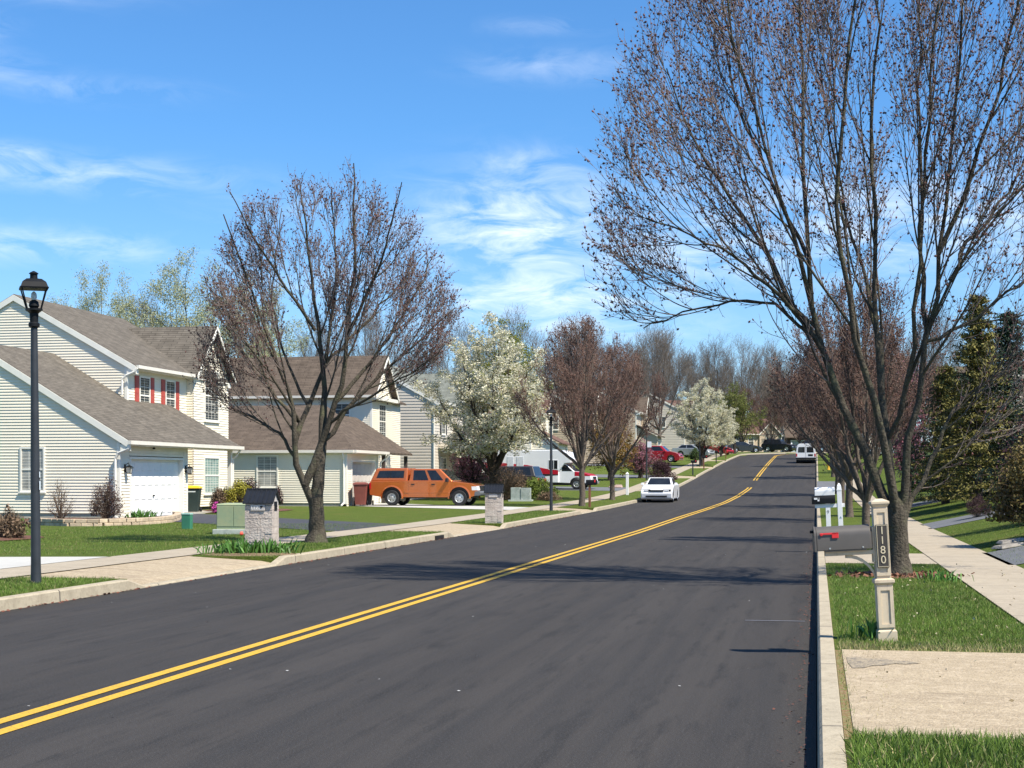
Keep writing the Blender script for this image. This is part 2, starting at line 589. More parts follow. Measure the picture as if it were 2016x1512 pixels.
# double yellow line, broken where a side crossing was left unpainted
mb = MB()
def ycl(s):
    return float(np.interp(s, [60, 108, 124, 200], [-5.13, -4.55, -4.7, -5.0]))
for (s0, s1) in ((-40, 109), (121, SMAX)):
    ss = sline(s0, s1)
    for q0, q1 in zip(ss[:-1], ss[1:]):
        for d in (-.11, .11):
            q = []
            for (o, s_) in ((d - .055, q0), (d + .055, q0), (d + .055, q1), (d - .055, q1)):
                x, y = along(ycl(s_) + o, s_); q.append((x, y, zr(y) + .005))
            mb.quad(*q)
tag(mb.build('road_marking', m_yel), 'double yellow centre line', kind='structure')
mb = MB(); ribbon(mb, [-.78, -.12], 17.35, 17.40, 0.005, .1)
tag(mb.build('survey_mark', m_white_paint), 'thin pale line on the asphalt near the right kerb', kind='structure')

# kerbs; the left one drops at the driveways
DROPS = [(20.9, 26.4), (40.4, 47.0), (63.4, 67.4), (99.5, 104.5), (122, 126.5), (144, 148.5), (166, 170)]
def kh(s):
    h = .15
    for a, b in DROPS:
        if a - .55 < s < b + .55:
            t = max(a - s, s - b, 0) / .55
            h = min(h, .028 + (.15 - .028) * min(1, t))
    return h
def kerb(off, back, hf, s0, s1, name, label):
    ss = set(sline(s0, s1, 1.5))
    if hf is kh:
        for a, b in DROPS:
            ss |= {a - .55, a, b, b + .55}
    ss = sorted(ss)
    sgn = 1 if back > off else -1
    mb = MB()
    prof = lambda s: [(off, -.10), (off + sgn * .018, hf(s) - .02), (off + sgn * .035, hf(s)), (back - sgn * .01, hf(s) + .002), (back, hf(s) - .012), (back, -.10)]
    n = 6
    for s in ss:
        for (o, h) in prof(s):
            x, y = along(o, s)
            mb.v.append((x, y, zr(y) + h))
    for i in range(len(ss) - 1):
        for k in range(n - 1):
            mb.f.append((i * n + k, i * n + k + 1, (i + 1) * n + k + 1, (i + 1) * n + k)); mb.mi.append(0)
    o = mb.build(name, m_kerb)
    return tag(o, label, kind='structure')
kerb(KL, KL - .16, kh, -40, SMAX, 'kerb', 'left concrete kerb dipping at the driveways')
kerb(KR, KR + .155, lambda s: .15, -40, SMAX, 'kerb', 'right concrete kerb running away from the camera')

# verges, aprons and sidewalks
VB = KL - .16
segs = []
prev = -40
for a, b in DROPS:
    segs.append((prev, a - .3)); prev = b + .3
segs.append((prev, SMAX))
mb = MB()
for s0, s1 in segs:
    ribbon(mb, [VB, (VB + WL0) / 2, WL0 - .1], s0, s1, .145)
    for s_ in (s0, s1):
        (xa, ya), (xb, yb) = along(VB, s_), along(WL0 - .1, s_)
        mb.quad((xa, ya, zr(ya) + .145), (xb, yb, zr(yb) + .145), (xb, yb, zr(yb) - .1), (xa, ya, zr(ya) - .1))
    n_ = sline(s0, s1)
    for q0, q1 in zip(n_[:-1], n_[1:]):
        (xa, ya), (xb, yb) = along(VB, q0), along(VB, q1)
        mb.quad((xa, ya, zr(ya) + .145), (xb, yb, zr(yb) + .145), (xb, yb, zr(yb) - .1), (xa, ya, zr(ya) - .1))
tag(mb.build('verge', m_grass), 'grass strip between left kerb and sidewalk', kind='structure')
mb = MB()
for i, (a, b) in enumerate(DROPS):
    ribbon(mb, [VB + .005, VB - .25, WL0 - .1], a - .5, b + .5, 0, zf=lambda o, s: float(np.interp(o, [WL0 - .1, VB - .25, VB], [.152, .075, .03])))
tag(mb.build('driveway_apron', m_apron), 'buff concrete aprons of the left driveways', kind='structure')
mb = MB(); ribbon(mb, [WL1, WL0], -40, SMAX, .162)
tag(mb.build('sidewalk', m_conc), 'left concrete sidewalk', kind='structure')
VR = KR + .155
R1 = (8.75, 13.25); R2 = (26.6, 30.2); R3 = (101, 116)
mb = MB()
for s0, s1 in ((-40, R1[0]), (R1[1], R2[0]), (R2[1], R3[0]), (R3[1], SMAX)):
    ribbon(mb, [VR, 1.0, WR0 + .1], s0, s1, .145)
tag(mb.build('verge', m_grass), 'grass strip between right kerb and sidewalk', kind='structure')
mb = MB()
ribbon(mb, [VR + .055, 1.0, WR0 + .05], R1[0], R1[1], .152, .75)
ribbon(mb, [WR0 + .05, WR1, 3.2, 7, 15], R1[0] - .1, R1[1] + .1, 0, .75, zf=lambda o, s: lat(o) + .006)
tag(mb.build('driveway_apron', m_apron), 'wide buff concrete driveway apron in the foreground', kind='structure')
mb = MB(); ribbon(mb, [VR, VR + .055], R1[0], R1[1], .146, .75)
tag(mb.build('gutter_soil', layered('mossy_joint', [(.14, .15, .04), (20, .4, .6, (.20, .10, .05), None), (50, .5, .7, (.30, .28, .16), None)])), 'mossy joint between kerb and foreground apron', kind='structure')
mb = MB(); ribbon(mb, [VR, 1.0, WR0 + .05], R2[0], R2[1], .152)
tag(mb.build('driveway_apron', m_conc), 'short concrete apron beyond the numbered mailbox', kind='structure')
mb = MB(); ribbon(mb, [VR - .1, 1.0, WR0 + .05], R3[0], R3[1], .156)
tag(mb.build('driveway_apron', m_gdrive), 'grey asphalt apron on the right before the van', kind='structure')
mb = MB(); ribbon(mb, [WR0, WR1 + .06], R1[1] + .1, SMAX, .162); ribbon(mb, [WR0, WR1 + .06], -40, R1[0] - .1, .162)
tag(mb.build('sidewalk', m_conc), 'right concrete sidewalk', kind='structure')

def drive(p_road, p_house, mat, dz=.012, xs_extra=(), nm='driveway', label=''):
    """skewed strip: p_* = (x, y0, y1)"""
    mb = MB()
    n = 10
    xl = sorted(set([p_road[0] + (p_house[0] - p_road[0]) * i / n for i in range(n + 1)] + [a for a, b in LT if min(p_road[0], p_house[0]) < a < max(p_road[0], p_house[0])]))
    def yy(x, k):
        t = (x - p_road[0]) / (p_house[0] - p_road[0])
        return p_road[k] + (p_house[k] - p_road[k]) * t
    for i in range(len(xl) - 1):
        for j in range(4):
            q = []
            for x, u in ((xl[i], j / 4), (xl[i + 1], j / 4), (xl[i + 1], (j + 1) / 4), (xl[i], (j + 1) / 4)):
                y = yy(x, 1) * (1 - u) + yy(x, 2) * u
                q.append((x, y, H(x, y) + dz))
            mb.quad(*q)
    return tag(mb.build(nm, mat), label, kind='structure')
drive((-12.55, 20.7, 26.0), (-30, 17.5, 22.6), m_wconc, label='pale concrete driveway at the left edge')
drive((-12.55, 39.4, 45.7), (-24.2, 50.9, 57.2), m_drive, label='black asphalt driveway of the nearest white house')
drive((-12.55, 63.0, 67.6), (-22, 70.2, 75.6), m_wconc, label='pale concrete driveway under the orange pickup')
drive((-12.55, 99, 105), (-26, 104, 110), m_gdrive, label='grey driveway under the motorhome')
drive((-12.55, 121.5, 127), (-26, 127, 132), m_gdrive, label='grey driveway beyond the motorhome')
drive((-12.55, 144, 148.5), (-24, 152, 158), m_gdrive, label='far left driveway under the red car')
drive((3.1, 26.4, 30.6), (16, 26.6, 31.0), m_gdrive, label='grey driveway rising to the right beside the big shrub')
drive((3.1, 44.5, 48.6), (16, 46.5, 50.5), m_gdrive, label='second grey driveway rising to the right')
drive((3.1, 64.5, 69.0), (16, 68.5, 73.0), m_gdrive, label='third grey driveway rising to the right')

# ------------------------------------------------------------------ plants
def _norm(a):
    return a / np.maximum(np.linalg.norm(a, axis=-1, keepdims=True), 1e-9)

def limb(pts, n=14, rng=None, wob=.02):
    """pts (x,y,z,r) -> evenly sampled, rounded polyline (1,n,3),(1,n)"""
    a = np.array(pts, dtype=float)
    d = np.concatenate([[0], np.cumsum(np.linalg.norm(np.diff(a[:, :3], axis=0), axis=1))])
    t = np.linspace(0, d[-1], n * 3)
    q = np.stack([np.interp(t, d, a[:, k]) for k in range(4)], 1)
    for _ in range(3):
        q[1:-1] = (q[:-2] + 2 * q[1:-1] + q[2:]) / 4
    q = q[np.linspace(0, len(q) - 1, n).round().astype(int)]
    if rng is not None:
        q[1:, :3] += rng.normal(0, wob, (n - 1, 3))
    return q[None, :, :3], q[None, :, 3]

def children(P, Rr, per, t0, t1, length, ang, up, rng, n=5, jit=.10, rk=.6, rmax=.05, rmin=.004, out=None, outk=0.0, clip=None, lenfall=.5, ref=None):
    B, N, _ = P.shape
    idx = np.repeat(np.arange(B), per)
    k = np.tile(np.arange(per), B)
    if ref:
        # shoots are spaced evenly: short branches carry fewer
        pl = np.linalg.norm(np.diff(P, axis=1), axis=2).sum(1)
        m_ = rng.random(len(idx)) < (pl / ref)[idx]
        idx = idx[m_]; k = k[m_]
    t = t0 + (t1 - t0) * (k + rng.random(len(k))) / per
    f = t * (N - 1); i = np.minimum(f.astype(int), N - 2); fr = (f - i)[:, None]
    p0 = P[idx, i]; p1 = P[idx, i + 1]
    pos = p0 * (1 - fr) + p1 * fr
    T = _norm(p1 - p0)
    rad = Rr[idx, i] * (1 - fr[:, 0]) + Rr[idx, i + 1] * fr[:, 0]
    ref = np.where(np.abs(T[:, 2:3]) > .9, np.array([[1., 0, 0]]), np.array([[0, 0, 1.]]))
    A = _norm(np.cross(T, ref)); Bn = np.cross(T, A)
    azm = k * 2.399 + rng.random(len(k)) * 1.2 + (rng.random(B) * 6.28)[idx]
    an = np.radians(ang) * rng.uniform(.7, 1.25, len(k))
    D = np.cos(an)[:, None] * T + np.sin(an)[:, None] * (np.cos(azm)[:, None] * A + np.sin(azm)[:, None] * Bn)
    if out is not None:
        o = pos - np.array(out); o[:, 2] *= .3
        D = _norm(D + outk * _norm(o))
    L = length * (1 - lenfall * t) * rng.uniform(.6, 1.3, len(k))
    Q = np.zeros((len(k), n, 3)); Q[:, 0] = pos
    d = _norm(D); st = (L / (n - 1))[:, None]
    for j in range(1, n):
        d = d + rng.normal(0, jit, d.shape)
        d[:, 2] += up
        d = _norm(d)
        Q[:, j] = Q[:, j - 1] + d * st
    r0 = np.clip(rad * rk, rmin, rmax)
    if clip is not None:
        for s_ in (.8, .75, .6, .5):
            bad = ~clip(Q[:, -1])
            Q[bad] = Q[bad][:, :1] + (Q[bad] - Q[bad][:, :1]) * s_
            r0[bad] *= .85
        ok = clip(Q[:, -1])
        Q = Q[ok]; r0 = np.maximum(r0[ok], rmin)
    RR = r0[:, None] * np.linspace(1, .35, n)[None, :]
    RR = np.maximum(RR, rmin * .6)
    return Q, RR

class NM:
    """numpy mesh gatherer"""
    def __init__(s): s.V = []; s.F = []; s.M = []; s.n = 0
    def tubes(s, P, Rr, S, mi=0):
        B, N, _ = P.shape
        if B == 0: return
        T = np.zeros_like(P)
        T[:, 1:-1] = P[:, 2:] - P[:, :-2]; T[:, 0] = P[:, 1] - P[:, 0]; T[:, -1] = P[:, -1] - P[:, -2]
        T = _norm(T)
        ch = _norm(P[:, -1] - P[:, 0])
        ref = np.where(np.abs(ch[:, 2:3]) > .8, np.array([[1., 0.3, 0]]), np.array([[0.1, 0, 1.]]))
        A = _norm(np.cross(T, np.repeat(_norm(ref)[:, None, :], N, 1))); Bn = np.cross(T, A)
        th = np.arange(S) * 2 * math.pi / S
        V = P[:, :, None, :] + Rr[:, :, None, None] * (np.cos(th)[None, None, :, None] * A[:, :, None, :] + np.sin(th)[None, None, :, None] * Bn[:, :, None, :])
        base = s.n + (np.arange(B) * N * S)[:, None, None] + (np.arange(N - 1) * S)[None, :, None]
        k = np.arange(S)[None, None, :]; k2 = (np.arange(S) + 1) % S
        a = base + k; b = base + k2[None, None, :]
        F = np.stack([a, b, b + S, a + S], -1).reshape(-1, 4)
        s.V.append(V.reshape(-1, 3)); s.F.append(F); s.M.append(np.full(len(F), mi)); s.n += B * N * S
    def buds(s, pos, size, rng, mi=0, el=1.5):
        m = len(pos)
        if m == 0: return
        d = _norm(rng.normal(0, 1, (m, 3)) + np.array([0, 0, .6]))
        ref = _norm(rng.normal(0, 1, (m, 3)))
        a = _norm(np.cross(d, ref)); b = np.cross(d, a)
        sz = (size * rng.uniform(.5, 1.4, m))[:, None]
        vs = [pos - d * sz * el * .5, pos + d * sz * el * .5]
        for t in (0, 2.094, 4.189):
            vs.append(pos + (math.cos(t) * a + math.sin(t) * b) * sz * .5)
        V = np.stack(vs, 1).reshape(-1, 3)
        o = s.n + np.arange(m)[:, None] * 5
        F = np.concatenate([o + np.array([[0, 3, 2]]), o + np.array([[0, 4, 3]]), o + np.array([[0, 2, 4]]), o + np.array([[1, 2, 3]]), o + np.array([[1, 3, 4]]), o + np.array([[1, 4, 2]])])
        s.V.append(V); s.F.append(F); s.M.append(np.full(len(F), mi)); s.n += m * 5
    def leaves(s, pos, size, rng, mi=0, asp=.6, nrm=None, nk=0.0):
        m = len(pos)
        if m == 0: return
        u = _norm(rng.normal(0, 1, (m, 3))); w = rng.normal(0, 1, (m, 3))
        if nrm is not None:
            nn = _norm(nrm * nk + rng.normal(0, 1, (m, 3)) * (1 - nk))
            u = _norm(np.cross(nn, w)); v = np.cross(nn, u)
        else:
            v = _norm(np.cross(u, w))
        sz = (size * rng.uniform(.55, 1.35, m))[:, None]
        V = np.stack([pos - u * sz * .5, pos - v * sz * asp * .5 + u * sz * .05, pos + u * sz * .5, pos + v * sz * asp * .5 + u * sz * .05], 1).reshape(-1, 3)
        F = s.n + np.arange(m)[:, None] * 4 + np.array([[0, 1, 2, 3]])
        s.V.append(V); s.F.append(F); s.M.append(np.full(m, mi)); s.n += m * 4
    def build(s, name, mats, parent=None, smooth=False):
        V = np.concatenate(s.V)
        # one index width per call: quads and triangles kept apart
        q = [(f, m) for f, m in zip(s.F, s.M)]
        return np_mesh(name, V, [f for f, m in q], mats, [m for f, m in q], parent, smooth)

def along_pts(P, per, rng, spread=.0, t0=.15):
    B, N, _ = P.shape
    idx = np.repeat(np.arange(B), per)
    t = rng.uniform(t0, 1, len(idx)) * (N - 1)
    i = np.minimum(t.astype(int), N - 2); fr = (t - i)[:, None]
    p = P[idx, i] * (1 - fr) + P[idx, i + 1] * fr
    return p + rng.normal(0, 1, p.shape) * spread

m_bark = layered('maple_bark', [(.066, .056, .043), (6, .42, .66, (.105, .09, .068), (3, 3, .5)), (18, .5, .7, (.032, .027, .021), (3, 3, .4)), (3, .52, .72, (.105, .105, .062), None)], rough=0.95, bump=(26, .03), spec=.15)
m_twig = M('maple_twig', (.20, .158, .14), .85, .25, 3, spec=.2)
m_bud = M('maple_bud', (.115, .050, .043), .7, .3, 5, island=.4, spec=.3)
m_rtwig = M('reddish_twig', (.215, .145, .115), .85, .3, .8, spec=.2)
m_pbud = M('brown_bud', (.135, .072, .058), .8, .3, 5, island=.35, spec=.2)
m_gtwig = M('grey_twig', (.16, .135, .115), .9, .25, .5, spec=.2)
m_mbark = layered('young_maple_bark', [(.115, .092, .074), (5, .42, .66, (.16, .132, .105), (3, 3, .5)), (16, .5, .7, (.06, .048, .04), None)], rough=.95, bump=(26, .02), spec=.15)
m_dbark = M('dark_bark', (.06, .048, .04), .95, .3, 8, bump=.02, spec=.15)

def maple(name, trunk, limbs, seed, out=(0, 0, 3), fork=((6, 3.0, 27), (4, 1.6, 30)), n1=5, l1=.75, n2=5, l2=.28, up=.06, rt=.0045, buds=2, bsz=.036, clip=None, mats=None, parent_sides=9, a1=40, rl=.026):
    """limbs -> long straight forks -> finer forks -> short shoots -> twigs with buds"""
    rng = np.random.default_rng(seed)
    root = empty(name, (0, 0, 0))
    mats = mats or (m_bark, m_twig, m_bud)
    tm = NM(); cm = NM()
    for tr in trunk:
        P, Rr = limb(tr, 14, rng, .008); tm.tubes(P, Rr, 12)
    Ps = []; Rs = []
    for l in limbs:
        if Ps and l[0][2] > max(t[-1][2] for t in trunk[:1]) + .1 and abs(l[0][0]) + abs(l[0][1]) > .03:
            # a side limb grows out of the nearest limb already there
            A_ = np.concatenate([q[0] for q in Ps])
            j = np.argmin(np.hypot(A_[:, 0] - l[0][0], A_[:, 2] - l[0][2]))
            x0, y0, z0 = A_[j]
            l = [(x0, y0, z0, l[0][3])] + [(a, b + y0, c, d) for a, b, c, d in l[1:]]
        P, Rr = limb(l, 14, rng, .025)
        P[0, 0] = l[0][:3]
        tm.tubes(P, Rr, parent_sides)
        Ps.append(P); Rs.append(Rr)
    P0 = np.concatenate(Ps); R0 = np.concatenate(Rs)
    allP = [P0]; allR = [R0]
    src = (P0, R0)
    for q, (n, L, an) in enumerate(fork):
        Pb, Rb = children(src[0], src[1], n, .20, .93, L, an, up, rng, 14, .035, .55, (rl, rl * .55)[q], (.010, .007)[q], out, .45, clip, lenfall=.45, ref=(None, fork[0][1] * .7)[q])
        Pe, Re = children(src[0][:, -4:], src[1][:, -4:], 2, .3, 1, L * .55, 20, up, rng, 14, .035, .7, (rl, rl * .55)[q] * .7, .007, None, 0, clip, lenfall=.1)
        Pb = np.concatenate([Pb, Pe]); Rb = np.concatenate([Rb, Re])
        (tm if q == 0 else cm).tubes(Pb, Rb, 5 if q == 0 else 4)
        allP.append(Pb); allR.append(Rb); src = (Pb, Rb)
    P0 = np.concatenate(allP); R0 = np.concatenate(allR)
    P1, R1_ = children(P0, R0, n1, .18, 1, l1, a1, up * 2, rng, 6, .08, .6, .009, .0055, out, .2, lenfall=.35, ref=fork[1][1] * 1.15)
    P2, R2_ = children(P1, R1_, n2, .15, 1, l2, 42, up * 2.5, rng, 4, .10, .6, rt * 1.3, rt, lenfall=.3)
    cm.tubes(P1, R1_, 3); cm.tubes(P2, R2_, 3)
    tm.build('trunk', [mats[0]], root, True)
    if buds:
        cm.buds(along_pts(P2, buds, rng, .010, .35), bsz, rng, 1)
        cm.buds(along_pts(P1, buds + 1, rng, .012, .3), bsz, rng, 1)
    cm.build('crown', [mats[1], mats[2]], root, False)
    return root, None

def vase(rng, Hh, Wd, h0=1.7, n=7, r=.13, lean=.3, tip=.018):
    """trunk and spreading limbs of a street maple"""
    trunk = [[(0, 0, -.1, r * 1.5), (0, 0, .12, r * 1.12), (0, 0, h0 * .6, r), (0, 0, h0 + .25, r * .95)]]
    limbs = []
    for k in range(n):
        a = k * 2.4 + rng.uniform(-.3, .3)
        s = (.15 + .85 * ((k + .5) / n)) if k else .03
        w = Wd * s
        z0 = h0 + rng.uniform(-.35, .45)
        top = Hh * (1 - .42 * s ** 1.6) * rng.uniform(.93, 1.0)
        ca, sa = math.cos(a), math.sin(a)
        limbs.append([(0, 0, z0, r * .62), (ca * w * .28, sa * w * .28, z0 + (top - z0) * .22, r * .48), (ca * w * .62, sa * w * .62, z0 + (top - z0) * .5, r * .33), (ca * w * .88, sa * w * .88, z0 + (top - z0) * .8, r * .18), (ca * w, sa * w, top, tip)])
    return trunk, limbs

def to_local(bx, by, s, pts, depth, r0, r1, pw=.8):
    """outline traced in the picture -> metres in the tree's own frame, tapering, drifting in depth"""
    n = len(pts); o = []
    for i, (x, y) in enumerate(pts):
        t = i / (n - 1)
        o.append(((x - bx) / s, depth * t, (by - y) / s, r0 + (r1 - r0) * t ** pw))
    return o

# --- the big street maple on the right
bx, by, s = 1771, 1135, 134.6
TR = lambda p, d, a, b: to_local(bx, by, s, p, d, a * .76, b * .8)
trunkR = [[(0, 0, -.15, .27), (0, 0, .03, .215), (.0, 0, .16, .168), (-.02, 0, .5, .150), (-.03, 0, .85, .165), (-.03, 0, 1.1, .14), (-.03, 0, 1.25, .07)]]
limbsR = [
    TR([(1772, 1052), (1757, 1008), (1722, 925), (1690, 858), (1662, 785), (1626, 700), (1604, 620), (1594, 450), (1592, 250), (1590, 60), (1586, -160)], .5, .125, .016),
    TR([(1770, 1040), (1764, 1000), (1738, 930), (1716, 840), (1688, 740), (1660, 650), (1634, 560), (1622, 420), (1630, 250), (1650, 60), (1660, -140)], -1.3, .105, .016),
    TR([(1626, 700), (1570, 610), (1532, 495), (1465, 400), (1400, 280), (1362, 205), (1330, 100)], .9, .066, .012),
    TR([(1610, 650), (1555, 597), (1490, 545), (1429, 500), (1350, 470), (1260, 440)], -1.0, .05, .011),
    TR([(1640, 735), (1590, 640), (1532, 588), (1440, 585), (1350, 605), (1270, 640)], .5, .045, .010),
    TR([(1600, 560), (1560, 450), (1500, 300), (1440, 120), (1400, -60)], -1.1, .05, .012),
    TR([(1772, 1040), (1769, 1000), (1757, 900), (1750, 800), (1742, 700), (1741, 600), (1744, 450), (1743, 230), (1746, 40), (1750, -160)], .9, .105, .016),
    TR([(1746, 760), (1736, 560), (1712, 445), (1682, 230), (1668, 50)], 1.7, .05, .012),
    TR([(1774, 1040), (1778, 990), (1777, 900), (1788, 830), (1800, 760), (1822, 650), (1834, 540), (1850, 330), (1862, 120), (1880, -120)], -.7, .10, .016),
    TR([(1752, 860), (1775, 790), (1800, 700), (1830, 600), (1900, 480), (1975, 380), (2060, 250)], -1.5, .05, .012),
    TR([(1832, 560), (1885, 495), (1950, 430), (2020, 330), (2090, 180)], 1.2, .052, .012),
    TR([(1776, 1045), (1788, 1018), (1808, 985), (1840, 925), (1872, 868), (1888, 810), (1930, 770), (2010, 725), (2090, 690)], .7, .072, .012),
    TR([(1840, 500), (1890, 350), (1930, 200), (1960, 20), (1985, -150)], -1.0, .05, .012),
    TR([(1606, 480), (1540, 350), (1480, 180), (1450, 20), (1430, -120)], 1.6, .045, .012),
    TR([(1792, 830), (1792, 700), (1786, 520), (1792, 300), (1800, 100), (1806, -100)], -1.4, .055, .012),
    TR([(1826, 640), (1814, 480), (1822, 300), (1830, 120), (1836, -80)], 1.2, .05, .012),
    TR([(1820, 690), (1900, 640), (1990, 560), (2090, 500)], -.3, .04, .010),
]
def clipR(q):
    # the crown stays inside the traced outline (crown profile around the trunk)
    rr = np.hypot(q[:, 0] + .1, q[:, 1])
    lim = np.interp(q[:, 2], [3.0, 3.8, 4.6, 5.6, 7, 8.3, 9.6, 10.6], [3.0, 4.0, 4.25, 4.2, 4.05, 3.6, 2.8, 1.5])
    return (rr < lim) & (q[:, 2] > 2.5)
big, _ = maple('street_maple', trunkR, limbsR, 11, (0, 0, 2.6), ((7, 3.0, 27), (5, 1.6, 30)), 6, .70, 4, .30, clip=clipR, rt=.0036, buds=1, bsz=.033, rl=.030)
place(big, G(1.19, 23.2), TH, label='largest bare maple with red buds, beside the numbered mailbox post', cat='tree', group='bare street maples')

# --- the maple on the left verge
bx, by, s = 622, 1066, 88.0
trunkL = [[(0, 0, -.15, .34), (0, 0, .05, .26), (.02, 0, .24, .185), (.01, 0, .7, .165), (.0, 0, 1.0, .165)],
          [(.0, 0, .75, .155), (.05, .02, 1.4, .135), (.10, .03, 1.9, .115), (.15, .05, 2.5, .085), (.19, .06, 3.2, .05)]]
limbsL = [
    TR([(616, 990), (597, 950), (584, 910), (585, 860), (583, 810), (566, 750), (540, 680), (505, 590), (470, 500), (450, 430)], -.5, .125, .016),
    TR([(628, 930), (630, 880), (634, 820), (640, 760), (628, 690), (618, 620), (606, 520), (596, 430), (586, 350)], .4, .13, .016),
    TR([(634, 880), (650, 830), (672, 770), (684, 700), (696, 610), (704, 500), (702, 400), (704, 335)], -.7, .11, .016),
    TR([(640, 870), (668, 828), (700, 785), (745, 735), (800, 690), (850, 640), (892, 600)], .3, .085, .014),
    TR([(586, 870), (604, 800), (630, 735), (645, 660), (652, 560), (650, 450), (640, 350)], 1.3, .09, .014),
    TR([(584, 905), (556, 855), (510, 826), (460, 806), (420, 770)], .5, .06, .012),
    TR([(584, 840), (545, 785), (495, 725), (450, 670), (412, 600)], 1.1, .06, .012),
    TR([(662, 800), (718, 725), (775, 640), (820, 560), (850, 490)], 1.1, .07, .013),
    TR([(620, 650), (570, 570), (510, 480), (478, 400)], -1.4, .055, .012),
    TR([(690, 650), (740, 560), (780, 460), (800, 390)], -1.3, .055, .012),
    TR([(655, 830), (700, 800), (760, 770), (820, 740), (880, 690)], -1.5, .055, .012),
    TR([(586, 850), (560, 770), (530, 720), (470, 640), (430, 560)], -1.6, .05, .012),
    TR([(650, 700), (700, 640), (760, 560), (830, 470)], 1.9, .05, .012),
    TR([(600, 790), (560, 720), (520, 600), (520, 470), (530, 380)], 1.9, .05, .012),
]
def clipL(q):
    rr = np.hypot(q[:, 0] - .25, q[:, 1])
    lim = .90 * np.interp(q[:, 2] * 1.065, [1.8, 2.4, 3.2, 4.4, 5.4, 6.5, 7.4, 8.0, 8.4, 8.5], [1.8, 2.7, 3.05, 3.15, 3.15, 2.75, 2.2, 1.6, 1.1, .0])
    return (rr < lim) & (q[:, 2] > 1.75)
bl, _ = maple('street_maple', trunkL, limbsL, 5, (0, 0, 2.0), ((8, 2.4, 28), (5, 1.2, 32)), 6, .55, 4, .26, clip=clipL, rt=.0042, buds=1, bsz=.032, rl=.026)
place(bl, G(-10.94, 32.8), TH, label='bare budding maple on the left verge before the second white house', cat='tree', group='bare street maples')

# --- smaller street maples further up, three grown once and copied
protos = []
for k, (hh, wd, sd_) in enumerate(((8.2, 2.9, 21), (8.0, 3.3, 22), (7.6, 2.9, 23))):
    rg = np.random.default_rng(sd_)
    tr, lb = vase(rg, hh, wd, (1.7, 1.6, .95)[k], 10, .13)
    m, _ = maple('street_maple', tr, lb, sd_ + 40, (0, 0, 1.8), ((7, 2.3, 27), (5, 1.2, 32)), 5, .62, 4, .30, rt=.0070, buds=1, bsz=.045, mats=(m_mbark, m_rtwig, m_pbud), rl=.026, clip=lambda q, z=(2.9, 3.0, 2.8)[k], w=wd, hh=hh: (q[:, 2] > z + .30 * np.hypot(q[:, 0], q[:, 1])) & ((np.hypot(q[:, 0], q[:, 1]) / w) ** 2 + (np.maximum(q[:, 2] - hh * .55, 0) / (hh * .45)) ** 2 < 1.08))
    protos.append(m)
used = [False] * 3
def put_maple(k, x, y, sc, rz, label, group='bare street maples'):
    o = protos[k] if not used[k] else copy_tree(protos[k])
    used[k] = True
    return place(o, G(x, y, -.02), rz, sc, label, 'tree', group)
put_maple(0, -10.7, 70.9, 1.02, .3, 'reddish bare maple in front of the motorhome cab, by a post mailbox')
put_maple(1, -10.9, 83.2, 1.0, 1.9, 'reddish bare maple between the motorhome nose and the white sedan')
put_maple(2, 1.2, 38.8, (.75, .75, .80), .7, 'low forked maple right behind the white mailbox posts')
put_maple(0, 1.15, 56, (.95, .95, .80), 2.2, 'second bare maple up the right kerb, behind the low forked one')
put_maple(1, 1.2, 75, (1.0, 1.0, .9), 4.0, 'third bare maple up the right kerb, half behind the two nearest')
put_maple(2, 1.25, 95, 1.08, 5.2, 'fourth bare maple up the right kerb')
put_maple(0, 1.3, 124, 1.1, 1.2, 'bare maple just past the yellow hydrant')
put_maple(1, 1.4, 150, 1.1, .2, 'bare maple on the right beside the white van')
put_maple(2, 1.5, 178, 1.1, 2.7, 'bare maple on the right past the white van')
put_maple(1, -6.5, 232, 1.0, 3.3, 'slim maple before the dark pickup at the end of the street')
put_maple(0, -12.5, 226, .85, 4.4, 'reddish many-stemmed tree left of the dark pickup')
put_maple(2, 9, 205, 1.15, 5.0, 'brown bare tree behind the bend on the right')
put_maple(0, 14, 190, 1.1, .9, 'brown bare tree set back from the bend on the right')
put_maple(1, 6, 166, 1.05, 2.0, 'brown bare tree in a front yard beside the van')
put_maple(2, -11, 236, 1.25, 1.0, 'tall brown bare tree behind the green-leafed tree')
put_maple(0, 7, 130, 1.05, 3.0, 'brown bare tree in the yard behind the hydrant')
put_maple(1, -2.5, 243, 1.15, 5.5, 'brown bare tree above the dark house at the end')
put_maple(2, 3.5, 238, 1.2, 4.4, 'brown bare tree in front of the grey garage at the end')

